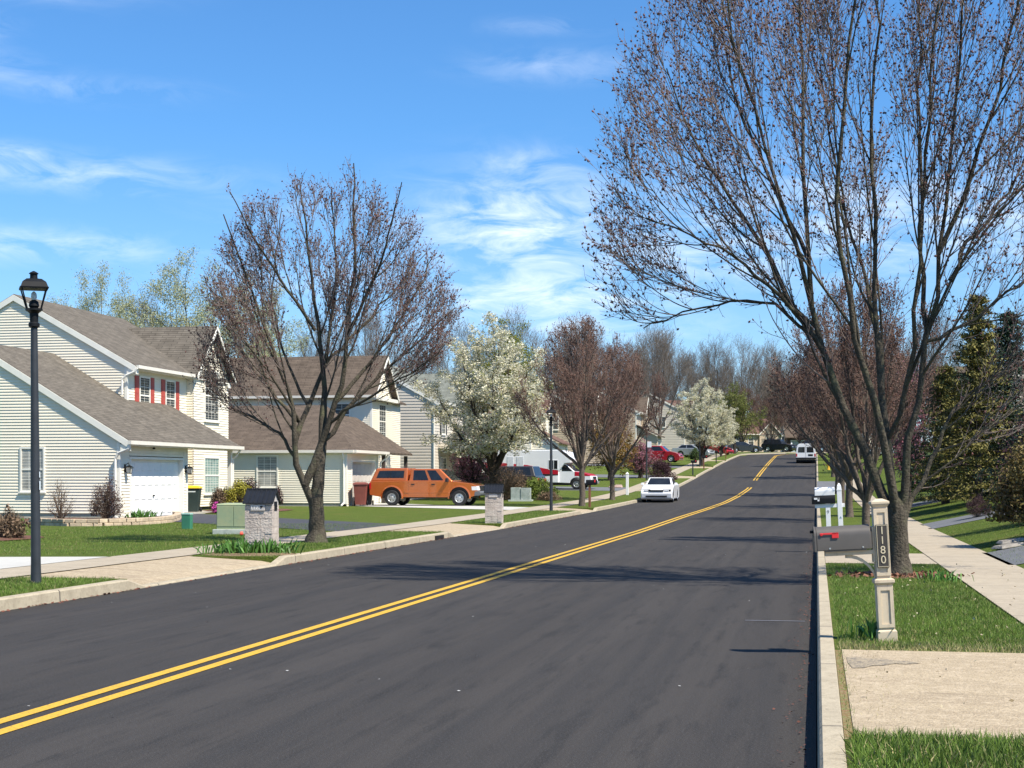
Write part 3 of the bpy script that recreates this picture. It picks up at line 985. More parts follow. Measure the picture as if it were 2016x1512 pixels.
# --- blossoming pears
m_blos = M('pear_blossom', (.68, .65, .50), .8, .12, 3, island=.2, trans=.35)
m_yleaf = M('pear_young_leaf', (.30, .31, .085), .8, .2, 3, island=.3, trans=.35)
def pear(seed, Hh=9.2, Wd=2.6):
    rng = np.random.default_rng(seed)
    tr, lb = vase(rng, Hh, Wd, 1.5, 11, .15)
    root = empty('pear_tree', (0, 0, 0))
    tm = NM(); cm = NM()
    for t in tr:
        P, Rr = limb(t, 10, rng, .01); tm.tubes(P, Rr, 9)
    Ps = []; Rs = []
    for l in lb:
        P, Rr = limb(l, 12, rng, .03); tm.tubes(P, Rr, 6); Ps.append(P); Rs.append(Rr)
    P0 = np.concatenate(Ps); R0 = np.concatenate(Rs)
    P1, R1_ = children(P0, R0, 13, .10, 1, 1.75, 52, .02, rng, 7, .09, .5, .03, .010, (0, 0, 3.0), .6, lenfall=.45)
    k_ = P1[:, -1, 2] > 2.5
    P1 = P1[k_]; R1_ = R1_[k_]
    P2, R2_ = children(P1, R1_, 8, .15, 1, .75, 45, .05, rng, 5, .1, .6, .012, .007)
    tm.tubes(P1, R1_, 4); cm.tubes(P2, R2_, 3, 2)
    # blossom sits in tight clusters along the shoots with gaps of bare shade between them
    cl = along_pts(P2, 5, rng, .02, .25)
    keep = rng.random(len(cl)) < .85
    cl = cl[keep]
    pts = np.repeat(cl, 8, 0) + rng.normal(0, .075, (len(cl) * 8, 3))
    cm.leaves(pts, .088, rng, 0, .8)
    lf = np.repeat(cl, 2, 0) + rng.normal(0, .10, (len(cl) * 2, 3))
    cm.leaves(lf, .085, rng, 1, .6)
    tm.build('trunk', [m_dbark], root, True)
    cm.build('crown', [m_blos, m_yleaf, m_twig], root)
    return root
p1 = pear(3)
place(p1, G(-17.5, 83), .4, (1.36, 1.36, 1.03), 'large white-blossoming pear tree behind the orange pickup', 'tree', 'white blossoming pears')
p2 = copy_tree(p1)
place(p2, G(-10.9, 149.8, -.1), 2.1, (1.2, 1.2, .86), 'white-blossoming pear tree up the street beside a lamp post', 'tree', 'white blossoming pears')
p3 = copy_tree(p1)
place(p3, G(-11.2, 186, -.1), 4.0, (.75, .75, .62), 'smallest white-blossoming pear tree near the far red car', 'tree', 'white blossoming pears')

# --- leafy and bare trees further back
def leafy(name, seed, Hh, Wd, leafcol, n=22000, size=.13, bark=None, per=3, h0=2.0, mname=None, drop=0.0, col2=None):
    rng = np.random.default_rng(seed)
    tr, lb = vase(rng, Hh, Wd, h0, 9, .17)
    root = empty(name, (0, 0, 0))
    tm = NM(); cm = NM()
    for t in tr:
        P, Rr = limb(t, 10, rng, .01); tm.tubes(P, Rr, 8)
    Ps = []; Rs = []
    for l in lb:
        P, Rr = limb(l, 12, rng, .04); tm.tubes(P, Rr, 6); Ps.append(P); Rs.append(Rr)
    P0 = np.concatenate(Ps); R0 = np.concatenate(Rs)
    P1, R1_ = children(P0, R0, 14, .15, 1, Wd * .72, 55, .01 - drop, rng, 7, .09, .5, .035, .012, (0, 0, h0 + 1.0), .5, lenfall=.4)
    P2, R2_ = children(P1, R1_, 7, .15, 1, Wd * .27, 42, .03 - drop * 1.5, rng, 5, .1, .6, .014, .009)
    tm.tubes(P1, R1_, 4); cm.tubes(P2, R2_, 3, 1)
    c = along_pts(P2, max(1, n // len(P2) // 2), rng, .05, .2)
    c = c[rng.random(len(c)) < .9]
    pts = np.repeat(c, 2, 0) + rng.normal(0, .10 if Hh < 12 else .2, (2 * len(c), 3))
    cm.leaves(pts, size, rng, 0, .6)
    tm.build('trunk', [bark or m_dbark], root, True)
    cm.build('crown', [M(mname or name + '_leaf', leafcol, .8, .2, 2, island=.3, trans=.3, col2=col2), m_gtwig], root)
    return root
a = leafy('budding_tree', 31, 15.5, 5.2, (.36, .37, .20), 60000, .115, h0=3.0, mname='pale_new_leaf')
place(a, G(-45.5, 106), 0, (1.0, 1.0, 1.04), 'tall pale green budding tree behind the roof of the nearest house', 'tree', 'budding trees behind the houses')
b = copy_tree(a); place(b, G(-51.0, 104), 2.2, (.75, .75, .98), 'shorter pale green budding tree left of the tall one behind the roof', 'tree', 'budding trees behind the houses')
b = copy_tree(a); place(b, G(-44.5, 118), 3.9, (.95, .95, 1.0), 'pale green budding tree half hidden behind the left street maple', 'tree', 'budding trees behind the houses')
b = copy_tree(a); place(b, G(-8, 305), 1.0, (1.1, 1.1, 1.05), 'hazy pale green tree above the far end of the street', 'tree', 'budding trees behind the houses')
a = leafy('willow_tree', 33, 13, 3.2, (.20, .21, .035), 26000, .15, drop=.12, mname='willow_leaf')
place(a, G(-30, 150), 0, 1.12, 'yellow-green willow rising right of the big blossoming pear', 'tree')
a = leafy('green_tree', 35, 7.5, 2.9, (.16, .18, .04), 16000, .15, mname='fresh_green_leaf')
place(a, G(-10.6, 205, -.1), 0, 1.12, 'fresh green leafed tree right of the far white pear', 'tree')
a = leafy('yellow_shrub_tree', 37, 4.6, 1.6, (.22, .13, .025), 9000, .13, h0=.7, mname='ochre_leaf')
place(a, G(-15.6, 118), 0, 1.1, 'ochre bushy tree behind the motorhome nose', 'tree')
a = leafy('redbud_tree', 39, 3.6, 1.25, (.36, .12, .17), 5200, .12, h0=.5, mname='pink_blossom', col2=(.34, .17, .20))
place(a, G(-19.4, 86.5), 0, 1.0, 'small pink-blossoming tree behind the orange pickup roof', 'tree', 'pink blossoming trees')
b = copy_tree(a); place(b, G(4.55, 80), 1.4, (.9, .9, 1.75), 'pink-blossoming tree seen between the limbs of the largest maple', 'tree', 'pink blossoming trees')
b = copy_tree(a); place(b, G(-13.7, 122), 2.4, (1.05, 1.05, .8), 'small dark pink tree right of the motorhome nose', 'tree', 'pink blossoming trees')
b = copy_tree(a); place(b, G(6.0, 104), .4, (.9, .9, .8), 'small pink-blossoming tree low between two maple trunks', 'tree', 'pink blossoming trees')

def bare(seed, Hh, Wd, tw=.014):
    rg = np.random.default_rng(seed)
    tr, lb = vase(rg, Hh, Wd, 3.0, 9, .2, tip=.03)
    m, _ = maple('bare_tree', tr, lb, seed + 9, (0, 0, 3.5), ((6, 4.2, 28), (5, 2.4, 32)), 5, 1.4, 3, .7, rt=tw, buds=0, mats=(m_gtwig, m_gtwig, m_gtwig), parent_sides=6, rl=.05)
    return m
bp = [bare(51, 14, 4.2), bare(52, 15.5, 3.6), bare(53, 13, 4.8)]
bu = [False] * 3
BACK = [(-33, 168, 1.02, 'tall grey bare tree above the two reddish street maples'), (-27, 182, .95, 'grey bare tree just right of the reddish street maples'),
        (-19, 190, 1.0, 'grey bare tree behind the left side of the far pear'), (-22, 214, 1.05, 'grey bare tree rising behind the far pear'),
        (-15, 232, 1.0, 'grey bare tree between the far pear and the green-leafed tree'), (-16, 262, 1.05, 'grey bare tree far behind the green-leafed tree'),
        (-9, 276, 1.0, 'grey bare tree above the end of the street, left'), (-3, 290, 1.0, 'grey bare tree above the end of the street, middle'),
        (5, 300, 1.05, 'grey bare tree above the end of the street, right'), (-50, 150, .95, 'grey bare tree over the grey-green roof, leftmost of four'),
        (-46, 156, .98, 'grey bare tree over the grey-green roof, second of four'), (-43, 164, .92, 'grey bare tree over the grey-green roof, third of four'),
        (-40, 172, .95, 'grey bare tree over the grey-green roof, last of four'), (-60, 130, .95, 'grey bare tree behind the second white house'),
        (-44, 104, .78, 'brownish bare tree touching the left maple crown behind the first roof'), (16, 240, 1.0, 'grey bare tree behind the bend'),
        (-24, 236, 1.15, 'wide grey bare tree closing the view left of the far pear'), (-19, 246, 1.1, 'wide grey bare tree behind the far pear top'),
        (-12, 254, 1.15, 'bare grey tree behind the green-leafed tree crown, left'), (-7.5, 262, 1.1, 'bare grey tree behind the green-leafed tree crown, right'),
        (-4.5, 272, 1.2, 'bare grey tree above the black suv'), (-1, 266, 1.1, 'bare grey tree above the dark pickup'), (2.5, 274, 1.15, 'bare grey tree above the white van, left'),
        (7, 268, 1.15, 'bare grey tree above the white van, right'), (-29, 200, .95, 'grey bare tree above the tan house roofs'), (-34, 218, 1.1, 'grey bare tree over the tan house, behind'),
        (11, 262, 1.2, 'grey bare tree behind the right row of maples'), (16, 220, 1.1, 'grey bare tree beyond the right row of maples, nearer'),
        (-30, 250, 1.1, 'distant grey tree behind the motorhome street side'), (-38, 236, 1.1, 'distant grey tree left of the ridge line')]
for i, (x, y, sc, lab) in enumerate(BACK):
    k = i % 3
    o = bp[k] if not bu[k] else copy_tree(bp[k]); bu[k] = True
    place(o, G(x, y, -.1), i * 1.3, sc, lab, 'tree', 'bare trees behind the houses')

# --- evergreens
m_spr = M('spruce_needle', (.030, .058, .032), .75, .3, 2, island=.35, spec=.3)
m_gold = M('golden_conifer', (.17, .16, .030), .75, .3, 1.5, island=.5, col2=(.12, .10, .025))
def conifer(name, seed, Hh, Wd, mat, whorls=26, per=9, ns=26, size=.2, z0=.4, drop=.12, pw=.8, dens=1.0):
    rng = np.random.default_rng(seed)
    root = empty(name, (0, 0, 0))
    tm = NM(); cm = NM()
    P, Rr = limb([(0, 0, -.1, .2), (0, 0, .6, .16), (0, 0, Hh * .6, .08), (0, 0, Hh, .015)], 12, rng, .01)
    tm.tubes(P, Rr, 8)
    z = np.repeat(z0 + (Hh - z0) * (np.arange(whorls) / whorls) ** .95, per) + rng.normal(0, .08, whorls * per)
    t = np.clip((z - z0) / (Hh - z0), 0, 1)
    L = Wd * (1 - t) ** pw * rng.uniform(.6, 1.15, len(z)) + .12
    a = rng.uniform(0, 6.283, len(z))
    n = 6
    Q = np.zeros((len(z), n, 3))
    for j in range(n):
        u = j / (n - 1)
        Q[:, j, 0] = np.cos(a) * L * u; Q[:, j, 1] = np.sin(a) * L * u
        Q[:, j, 2] = z - drop * L * 2 * u + drop * 1.4 * L * u * u
    RRr = np.full((len(z), n), .018) * np.linspace(1, .3, n)[None, :]
    tm.tubes(Q, RRr, 4)
    m = int(ns * dens)
    pts = along_pts(Q, m, rng, 0, .12)
    wob = rng.normal(0, 1, pts.shape) * np.array([.13, .13, .07]) * (Wd / 2.2)
    cm.leaves(pts + wob, size, rng, 0, .35, np.tile(np.array([[0, 0, 1.]]), (len(pts), 1)), .45)
    tm.build('trunk', [m_dbark], root, True)
    cm.build('crown', [mat], root)
    return root
sp = conifer('spruce_tree', 61, 8.6, 2.5, m_spr, 30, 10, 60, .15)
place(sp, G(6.7, 57, -.1), 0, (1.0, 1.0, .78), 'dark spruce nearest the right edge behind the reddish shrub', 'tree', 'dark evergreens on the right bank')
b = copy_tree(sp); place(b, G(5.3, 66, -.1), 1.3, (.95, .95, .66), 'dark spruce behind the largest maple, left of the others', 'tree', 'dark evergreens on the right bank')
b = copy_tree(sp); place(b, G(7.4, 50, -.1), 2.3, (1.0, 1.0, .68), 'dark spruce rightmost, partly cut by the frame', 'tree', 'dark evergreens on the right bank')
b = copy_tree(sp); place(b, G(7.2, 72, -.1), 3.0, (1.2, 1.2, .8), 'dark spruce set back between the others', 'tree', 'dark evergreens on the right bank')
b = copy_tree(sp); place(b, G(-20.6, 91.8), 2.0, (.75, .75, .95), 'narrow dark spruce against the beige gable left of the pear', 'tree')
g = conifer('golden_conifer', 63, 7.4, 1.9, m_gold, 26, 9, 64, .15, drop=.02)
place(g, G(5.5, 55.5, -.05), 0, 1.0, 'golden-green conifer among the dark evergreens on the right', 'tree', 'golden conifers')
b = copy_tree(g); place(b, G(4.95, 62, -.05), 2, (.9, .9, .74), 'shorter golden-green conifer left of the other golden one', 'tree', 'golden conifers')

# --- shrubs
def shrub(name, seed, w, d, h, leafmat, n=5000, size=.06, stems=40, stemmat=None, shell=.55, twigs=True, asp=.6, z0=.12):
    rng = np.random.default_rng(seed)
    root = empty(name, (0, 0, 0))
    tm = NM(); cm = NM()
    q = rng.normal(0, 1, (stems, 3)); q[:, 2] = np.abs(q[:, 2]) + .25; q = _norm(q)
    end = q * np.array([w / 2, d / 2, h * .95]) * rng.uniform(.7, 1.0, (stems, 1))
    start = rng.normal(0, .05, (stems, 3)) * np.array([w, d, 0])
    n_ = 6
    u = np.linspace(0, 1, n_)[None, :, None]
    Q = start[:, None, :] * (1 - u) + end[:, None, :] * u
    Q[:, :, 2] = end[:, None, 2] * (u[:, :, 0] ** .75)
    Q += rng.normal(0, .02, Q.shape) * u
    Rr = np.full((stems, n_), .012) * np.linspace(1, .4, n_)[None, :]
    tm.tubes(Q, Rr, 4)
    if twigs:
        Pt, Rt = children(Q, Rr, 7, .3, 1, .32 * h, 40, .05, rng, 4, .12, .7, .006, .003)
        tm.tubes(Pt, Rt, 3)
    if n:
        # lumpy outline: several lobes of leaves
        nl = 26
        lob = rng.normal(0, 1, (nl, 3)); lob[:, 2] = np.abs(lob[:, 2]); lob = _norm(lob) * rng.uniform(shell, .88, (nl, 1))
        li = rng.integers(0, nl, n)
        off = rng.normal(0, 1, (n, 3)); off = _norm(off) * (rng.random((n, 1)) ** .4) * .30
        p = (lob[li] + off) * np.array([w / 2, d / 2, h * .86])
        p[:, 2] = np.abs(p[:, 2]) + z0 * h
        cm.leaves(p, size, rng, 0, asp)
    tm.build('stems', [stemmat or m_dbark], root)
    if n: cm.build('foliage', [leafmat], root)
    return root
m_olive = M('olive_leaf', (.11, .085, .025), .7, .25, 2, island=.4, col2=(.12, .055, .03))
m_ocher = M('bronze_leaf', (.09, .050, .028), .7, .25, 2, island=.45, col2=(.15, .12, .03))
m_purple = M('purple_leaf', (.050, .018, .022), .7, .25, 2, island=.35)
m_yelleaf = M('yellow_leaf', (.36, .30, .03), .7, .2, 2, island=.3, col2=(.24, .24, .03))
m_dgreen = M('dark_green_leaf', (.05, .085, .02), .7, .25, 2, island=.35)
m_green = M('bulb_leaf', (.085, .20, .035), .55, .2, 2, island=.3, trans=.2)
m_brownleaf = M('dry_brown_leaf', (.16, .105, .065), .85, .25, 2, island=.35)
m_redbrown = M('budding_twig_leaf', (.075, .042, .034), .8, .25, 2, island=.3)
m_lime = M('lime_leaf', (.20, .24, .03), .7, .2, 2, island=.3, col2=(.10, .15, .025))
m_shrubtwig = M('shrub_twig', (.13, .09, .06), .9, .25, 3)

o = shrub('large_shrub', 71, 2.7, 2.4, 2.35, m_ocher, 16000, .075, 50, m_shrubtwig)
place(o, G(4.75, 32.6, -.05), label='large bronze and olive shrub at the right edge', cat='shrub')
o = shrub('large_shrub', 72, 1.6, 1.6, 1.7, m_olive, 8000, .07, 30, m_shrubtwig)
place(o, G(5.05, 31.0, -.05), label='yellowish olive shrub in front of the bronze one', cat='shrub')
o = shrub('dark_shrub', 73, 2.6, 2.4, 3.0, m_purple, 9000, .07, 60, m_shrubtwig)
place(o, G(5.5, 38, -.05), label='dark purple-brown shrub behind the bronze one', cat='shrub')
b = copy_tree(o); place(b, G(4.6, 46.5), 1.1, (.35, .35, .22), 'little purple shrub beside the second grey driveway', 'shrub')

o = shrub('round_shrub', 74, 2.0, 2.0, 1.75, m_purple, 9000, .07, 40, m_shrubtwig, .75)
place(o, G(-11.15, 113.5), label='round purple-leafed shrub behind the white sedan', cat='shrub')
# beside the nearest house
o = shrub('bare_shrub', 75, 1.25, 1.1, 1.5, m_redbrown, 3200, .05, 60, m_shrubtwig)
place(o, G(-23.35, 47.9), label='dark leafless shrub in the stone-edged bed at the garage corner of the nearest house', cat='shrub')
o = shrub('bare_shrub', 76, 1.0, .9, 1.7, m_brownleaf, 160, .05, 26, m_shrubtwig)
place(o, G(-24.0, 46.0), label='thin twiggy shrub below the garage side window', cat='shrub')
o = shrub('dry_grass_clump', 77, .9, .9, .8, m_brownleaf, 900, .09, 120, M('dry_stalk', (.24, .17, .11), .9, .2, 3), .3)
place(o, G(-18.6, 33.2), label='dry tan clump in the mulch at the left edge', cat='plant')
o = shrub('barberry_shrub', 78, 2.1, 1.8, 1.35, m_purple, 7000, .06, 40, m_shrubtwig, .7)
place(o, G(-24.3, 63.0), label='dark purple shrub behind the yellow shrub', cat='shrub')
o = shrub('golden_shrub', 79, 1.55, 1.4, 1.25, m_yelleaf, 8000, .065, 40, m_shrubtwig, .65)
place(o, G(-23.6, 60.5), label='bright yellow-green shrub by the second driveway', cat='shrub')
o = shrub('dry_shrub', 80, .8, .8, 1.1, m_brownleaf, 3000, .06, 40, m_shrubtwig)
place(o, G(-23.65, 58.5), label='tan twiggy shrub between the yellow-lidded bin and the yellow shrub', cat='shrub')
o = shrub('pink_flower_clump', 81, .4, .4, .5, M('magenta_flower', (.55, .07, .35), .6, .15, 3, island=.2), 420, .07, 20, m_dgreen, .5)
place(o, G(-23.35, 57.6), label='small magenta flower clump beside the yellow-lidded bin', cat='flowers')
o = shrub('garage_shrub', 82, .65, .65, 1.0, m_purple, 1500, .06, 24, m_shrubtwig)
place(o, G(-24.9, 68.9), label='small purple shrub at the wall of the second house behind the stone mailbox', cat='shrub')
b = copy_tree(o); place(b, G(-25.4, 59.6), 1.0, .9, 'small purple shrub beside the porch of the nearest house', 'shrub')
# beside the pickup
o = shrub('bare_shrub', 83, 3.6, 2.4, 2.1, m_brownleaf, 5500, .07, 110, m_shrubtwig, .5)
place(o, G(-16.7, 82.6), label='wide tangled brown shrub right of the orange pickup', cat='shrub')
o = shrub('juniper_shrub', 84, 2.3, 1.6, 1.3, m_lime, 7500, .08, 30, m_shrubtwig, .6)
place(o, G(-14.75, 82.3), label='bright lime juniper behind the grey utility box', cat='shrub')
o = shrub('dry_grass_clump', 85, 1.5, .8, .6, m_brownleaf, 800, .08, 120, M('dry_stalk', (.24, .17, .11)), .3)
place(o, G(-13.9, 80.2), label='dry tan grass beside the grey utility box', cat='plant')
# yards beyond the motorhome
for k, (x, y, sc, mt, nm, lab) in enumerate((
        (-14.3, 128, 1.0, m_dgreen, 'green_shrub', 'rounded green shrub on the lawn right of the motorhome'),
        (-15.4, 134, 1.1, m_dgreen, 'green_shrub', 'spreading dark green shrub further up the left lawn'),
        (-14.0, 139, .9, m_olive, 'green_shrub', 'olive shrub on the lawn before the red car'),
        (-17.0, 150, 1.7, m_brownleaf, 'brown_shrub', 'brown shrub in front of the red car'),
        (-12.9, 168, 1.2, m_dgreen, 'green_shrub', 'green shrub on the verge before the second red car'),
        (-1.0, 240, 1.6, m_yelleaf, 'yellow_shrub', 'yellow shrub beside the dark house at the end'),
        (4.5, 236, 2.2, m_dgreen, 'dark_hedge', 'dark clipped hedge behind the white van'),
        (3.6, 172, 1.4, m_dgreen, 'green_shrub', 'green shrub beside the van on the right'),
        (5.6, 84, 1.3, m_dgreen, 'green_shrub', 'green shrub on the right lawn between maple trunks'))):
    o = shrub(nm, 90 + k, 1.5, 1.4, 1.2, mt, 2600, .10, 24, m_shrubtwig, .6)
    place(o, G(x, y, -.05), k, sc, lab, 'shrub')

# bulbs and tulips round the near stone mailbox
def bulbs(name, seed, n, w, d, h, flow=None, nf=0):
    rng = np.random.default_rng(seed)
    root = empty(name, (0, 0, 0))
    nm = NM()
    b = np.stack([rng.normal(0, w / 2.4, n), rng.normal(0, d / 2.4, n), np.zeros(n)], 1)
    di = _norm(np.stack([rng.normal(0, .45, n), rng.normal(0, .45, n), np.ones(n)], 1))
    L = h * rng.uniform(.6, 1.1, n)
    a = _norm(np.cross(di, rng.normal(0, 1, (n, 3)))) * (.06 * h)
    tip = b + di * L[:, None]; tip[:, 2] -= .04 * rng.random(n)
    mid = b + di * L[:, None] * .55; mid[:, 2] += .03
    V = np.stack([b - a * .5, b + a * .5, mid + a, tip, mid - a], 1).reshape(-1, 3)
    o = np.arange(n)[:, None] * 5
    f1 = o + np.array([[0, 1, 2, 4]]); f2 = o + np.array([[4, 2, 3]])
    np_mesh('leaves', V, [f1, f2], [m_green], [np.zeros(n), np.zeros(n)], root)
    for k in range(nf):
        x, y = rng.normal(0, w / 3.5), rng.normal(-d * .2, d / 5)
        mb = MB(); mb.bar((x, y, 0), (x + .02, y, h * 1.1), .006, 5)
        st = mb.build('stalk', [m_green], root)
        mb = MB(); mb.lathe([(.004, h * 1.08), (.022, h * 1.12), (.026, h * 1.17), (.016, h * 1.26), (.006, h * 1.28)], 8, x + .02, y)
        mb.build('flower', [flow], root, True)
    return root
m_tulip = M('tulip', (.72, .10, .06), .5, .15, 8)
o = bulbs('tulip_clump', 101, 150, .62, .35, .34, m_tulip, 3)
place(o, G(-10.62, 27.45), label='tulips with orange-red blooms at the foot of the near stone mailbox', cat='flowers')
o = bulbs('bulb_clump', 102, 90, .5, .3, .24)
place(o, G(-11.0, 27.6), label='low bulb leaves left of the tulips', cat='flowers')
o = bulbs('bulb_clump', 103, 120, .5, .4, .32)
place(o, G(-10.12, 27.75), label='bluish bulb leaves right of the tulips', cat='flowers')
o = bulbs('bulb_clump', 104, 110, .6, .4, .42)
place(o, G(-22.75, 49.4), label='green leaves in the stone bed in front of the garage door', cat='flowers')
o = bulbs('bulb_clump', 105, 40, .24, .16, .21)
place(o, G(.49, 14.12), label='daffodil leaves at the foot of the numbered mailbox post', cat='flowers')
o = bulbs('bulb_clump', 106, 60, .35, .3, .2)
place(o, G(1.72, 22.2), label='dark leaf tuft in the verge right of the largest maple', cat='flowers')
o = bulbs('bulb_clump', 107, 40, .3, .3, .3)
place(o, G(-23.9, 43.0), label='green sprout at the foundation near the lamp post', cat='flowers')

# mown grass blades, densest close to the camera
def blades(label, seed, zones, hh, mats):
    rng = np.random.default_rng(seed)
    Vs = []; Fs = []; Ms = []; c = 0
    for (x0, x1, y0, y1, n, h) in zones:
        x = rng.uniform(x0, x1, n); y = rng.uniform(y0, y1, n)
        z = np.interp(y, [a for a, b in ZT], [b for a, b in ZT]) + np.interp(x, [a for a, b in LT], [b for a, b in LT]) - .012
        b = np.stack([x, y, z], 1)
        L = h * rng.uniform(.45, 1.25, n)
        d = _norm(np.stack([rng.normal(0, .45, n), rng.normal(0, .45, n), np.ones(n)], 1))
        a = _norm(np.cross(d, rng.normal(0, 1, (n, 3)))) * (h * .045)
        m = b + d * L[:, None] * .6
        t = m + _norm(d + rng.normal(0, .35, (n, 3))) * L[:, None] * .45
        V = np.stack([b - a, b + a, m + a * .7, t, m - a * .7], 1).reshape(-1, 3)
        o = c + np.arange(n)[:, None] * 5
        mi = (rng.random(n) < .08).astype(int)
        Vs.append(V); Fs += [o + np.array([[0, 1, 2, 4]]), o + np.array([[4, 2, 3]])]; Ms += [mi, mi]
        c += n * 5
    o = np_mesh('grass', np.concatenate(Vs), Fs, mats, Ms)
    return tag(o, label, 'grass', kind='stuff')
m_blade = M('grass_blade', (.130, .205, .034), .6, .3, 1.2, island=.45, trans=.3, spec=.3)
m_straw = M('dry_blade', (.30, .26, .12), .8, .2, 2, island=.3)
blades('bright grass blades in the near right foreground', 201, [(.19, 2.0, 7.2, 8.62, 15000, .10), (.2, 2.0, 8.5, 8.84, 2200, .08), (2.0, 3.2, 7.4, 8.7, 5000, .09)], .1, [m_blade, m_straw])
blades('short grass blades on the right verge', 202, [(.19, 1.98, 13.45, 20, 30000, .055), (.19, 1.98, 20, 26.4, 16000, .055), (.2, 1.98, 30.4, 44, 12000, .06), (.17, .23, 8.8, 13.2, 260, .04), (3.2, 7, 20, 44, 16000, .06)], .06, [m_blade, m_straw])
blades('dry straw and thatch along the edge of the foreground apron', 205, [(.19, 2.0, 13.22, 13.75, 2600, .05), (.2, 2.0, 13.5, 14.4, 1500, .045), (.17, .5, 8.75, 13.3, 240, .04)], .05, [m_straw, m_blade])
blades('short grass blades on the left verge and lawn', 203, [(-11.35, -9.75, 16.5, 20.5, 12000, .06), (-11.35, -9.75, 26.8, 40, 16000, .06), (-21, -12.65, 26.5, 46, 42000, .065), (-11.35, -9.75, 47.5, 63, 7000, .07)], .06, [m_blade, m_straw])
# fallen maple flowers and grit in the gutters and on the asphalt
rng = np.random.default_rng(301)
lt_ = NM()
n = 900
y = rng.uniform(14, 62, n); y = y[np.array([kh(q) > .1 or rng.random() < .35 for q in y])]; n = len(y)
x = KL + .02 + np.abs(rng.normal(0, .05, n))
lt_.leaves(np.stack([x, y, np.interp(y, [a for a, b in ZT], [b for a, b in ZT]) + .012], 1), .05, rng, 0, .7, np.tile(np.array([[0, 0, 1.]]), (n, 1)), .8)
n = 700
y = rng.uniform(8, 40, n); x = -.02 - np.abs(rng.normal(0, .10, n))
lt_.leaves(np.stack([x, y, np.full(n, .012)], 1), .022, rng, 0, .7, np.tile(np.array([[0, 0, 1.]]), (n, 1)), .8)
n = 80
x = rng.uniform(-9, 0, n); y = rng.uniform(6, 40, n)
lt_.leaves(np.stack([x, y, np.full(n, .010)], 1), .024, rng, 1, .8, np.tile(np.array([[0, 0, 1.]]), (n, 1)), .85)
n = 150
x = rng.uniform(.25, 3.1, n); y = rng.uniform(7.5, 26, n)
lt_.leaves(np.stack([x, y, np.interp(x, [a for a, b in LT], [b for a, b in LT]) + .045], 1),   .032, rng, 2, .7, np.tile(np.array([[0, 0, 1.]]), (n, 1)), .5)
n = 420
a_ = rng.uniform(0, 6.28, n); r_ = np.abs(rng.normal(0, .38, n)) + .2
lt_.leaves(np.stack([1.19 + np.cos(a_) * r_, 23.2 + np.sin(a_) * r_ * .7, np.full(n, .185)], 1), .09, rng, 3, .6, np.tile(np.array([[0, 0, 1.]]), (n, 1)), .6)
tag(lt_.build('litter', [M('fallen_flower', (.13, .045, .028), .8, .3, 8, island=.4), M('pale_grit', (.5, .5, .48), .8, .2, 8, island=.4), M('dry_leaf', (.42, .36, .24), .8, .2, 8, island=.4), M('bark_chip', (.20, .09, .055), .9, .3, 8, island=.4)]), 'red maple flowers, dry leaves and grit scattered in the gutters', 'litter', kind='stuff')

# ------------------------------------------------------------------ houses  (u towards the road, v along it, w up)
m_white = layered('white_siding', [(.83, .76, .61), (.8, .4, .7, (.79, .72, .575), None), (5, .55, .8, (.72, .66, .53), (1, 1, 3))], rough=.55, spec=.35)
m_beige = layered('beige_siding', [(.60, .54, .45), (.8, .4, .7, (.56, .50, .42), None)], rough=.55, spec=.35)
m_grey = layered('grey_siding', [(.46, .47, .47), (.8, .4, .7, (.42, .43, .44), None)], rough=.6)
m_tan = layered('tan_siding', [(.52, .42, .30), (.8, .4, .7, (.48, .39, .28), None)], rough=.6)
m_dkbrown = layered('dark_brown_siding', [(.075, .058, .048), (.8, .4, .7, (.065, .05, .042), None)], rough=.7)
m_trim = M('white_trim', (.80, .77, .68), .45, .05, 3)
m_gutter = M('cream_gutter', (.70, .66, .58), .4, .06, 3)
m_shut = M('red_shutter', (.42, .075, .055), .5, .1, 4)
m_gdoor = M('white_garage_door', (.80, .79, .75), .5, .04, 2)
m_taupe = M('taupe_garage_door', (.52, .47, .42), .5, .06, 2)
m_bluedoor = M('bluish_garage_door', (.40, .46, .50), .5, .06, 2)
m_found = layered('foundation', [(.42, .39, .33), (6, .45, .7, (.34, .31, .26), None)], rough=.9)
m_brick = M('red_brick', (.27, .10, .075), .85, .25, 9)
m_shA = shingles('brown_shingle', (.122, .106, .086), (.152, .133, .108), (.07, .061, .05))
m_shB = shingles('dark_brown_shingle', (.104, .080, .061), (.130, .100, .077), (.062, .048, .038))
m_shC = shingles('grey_green_shingle', (.17, .18, .155), (.205, .215, .185), (.11, .115, .10))
m_shD = shingles('red_brown_shingle', (.135, .080, .062), (.165, .098, .078), (.08, .05, .042))
def glass(name, col, rough=.06):
    if name in MATS: return MATS[name]
    m = M(name, col, rough, .35, 2.2, spec=.6)
    return m
m_glass = glass('window_glass', (.045, .055, .062))
m_curt_refl = glass('curtain_reflection_glass', (.30, .30, .28), .12)  # curtains on the nearest house, painted-in reflection on the second
m_gglass = glass('greenish_glass', (.20, .30, .27), .10)
m_black = M('black_metal', (.010, .011, .013), .55, .2, 6, spec=.15)
m_lens = glass('lamp_glass', (.45, .44, .40), .15)

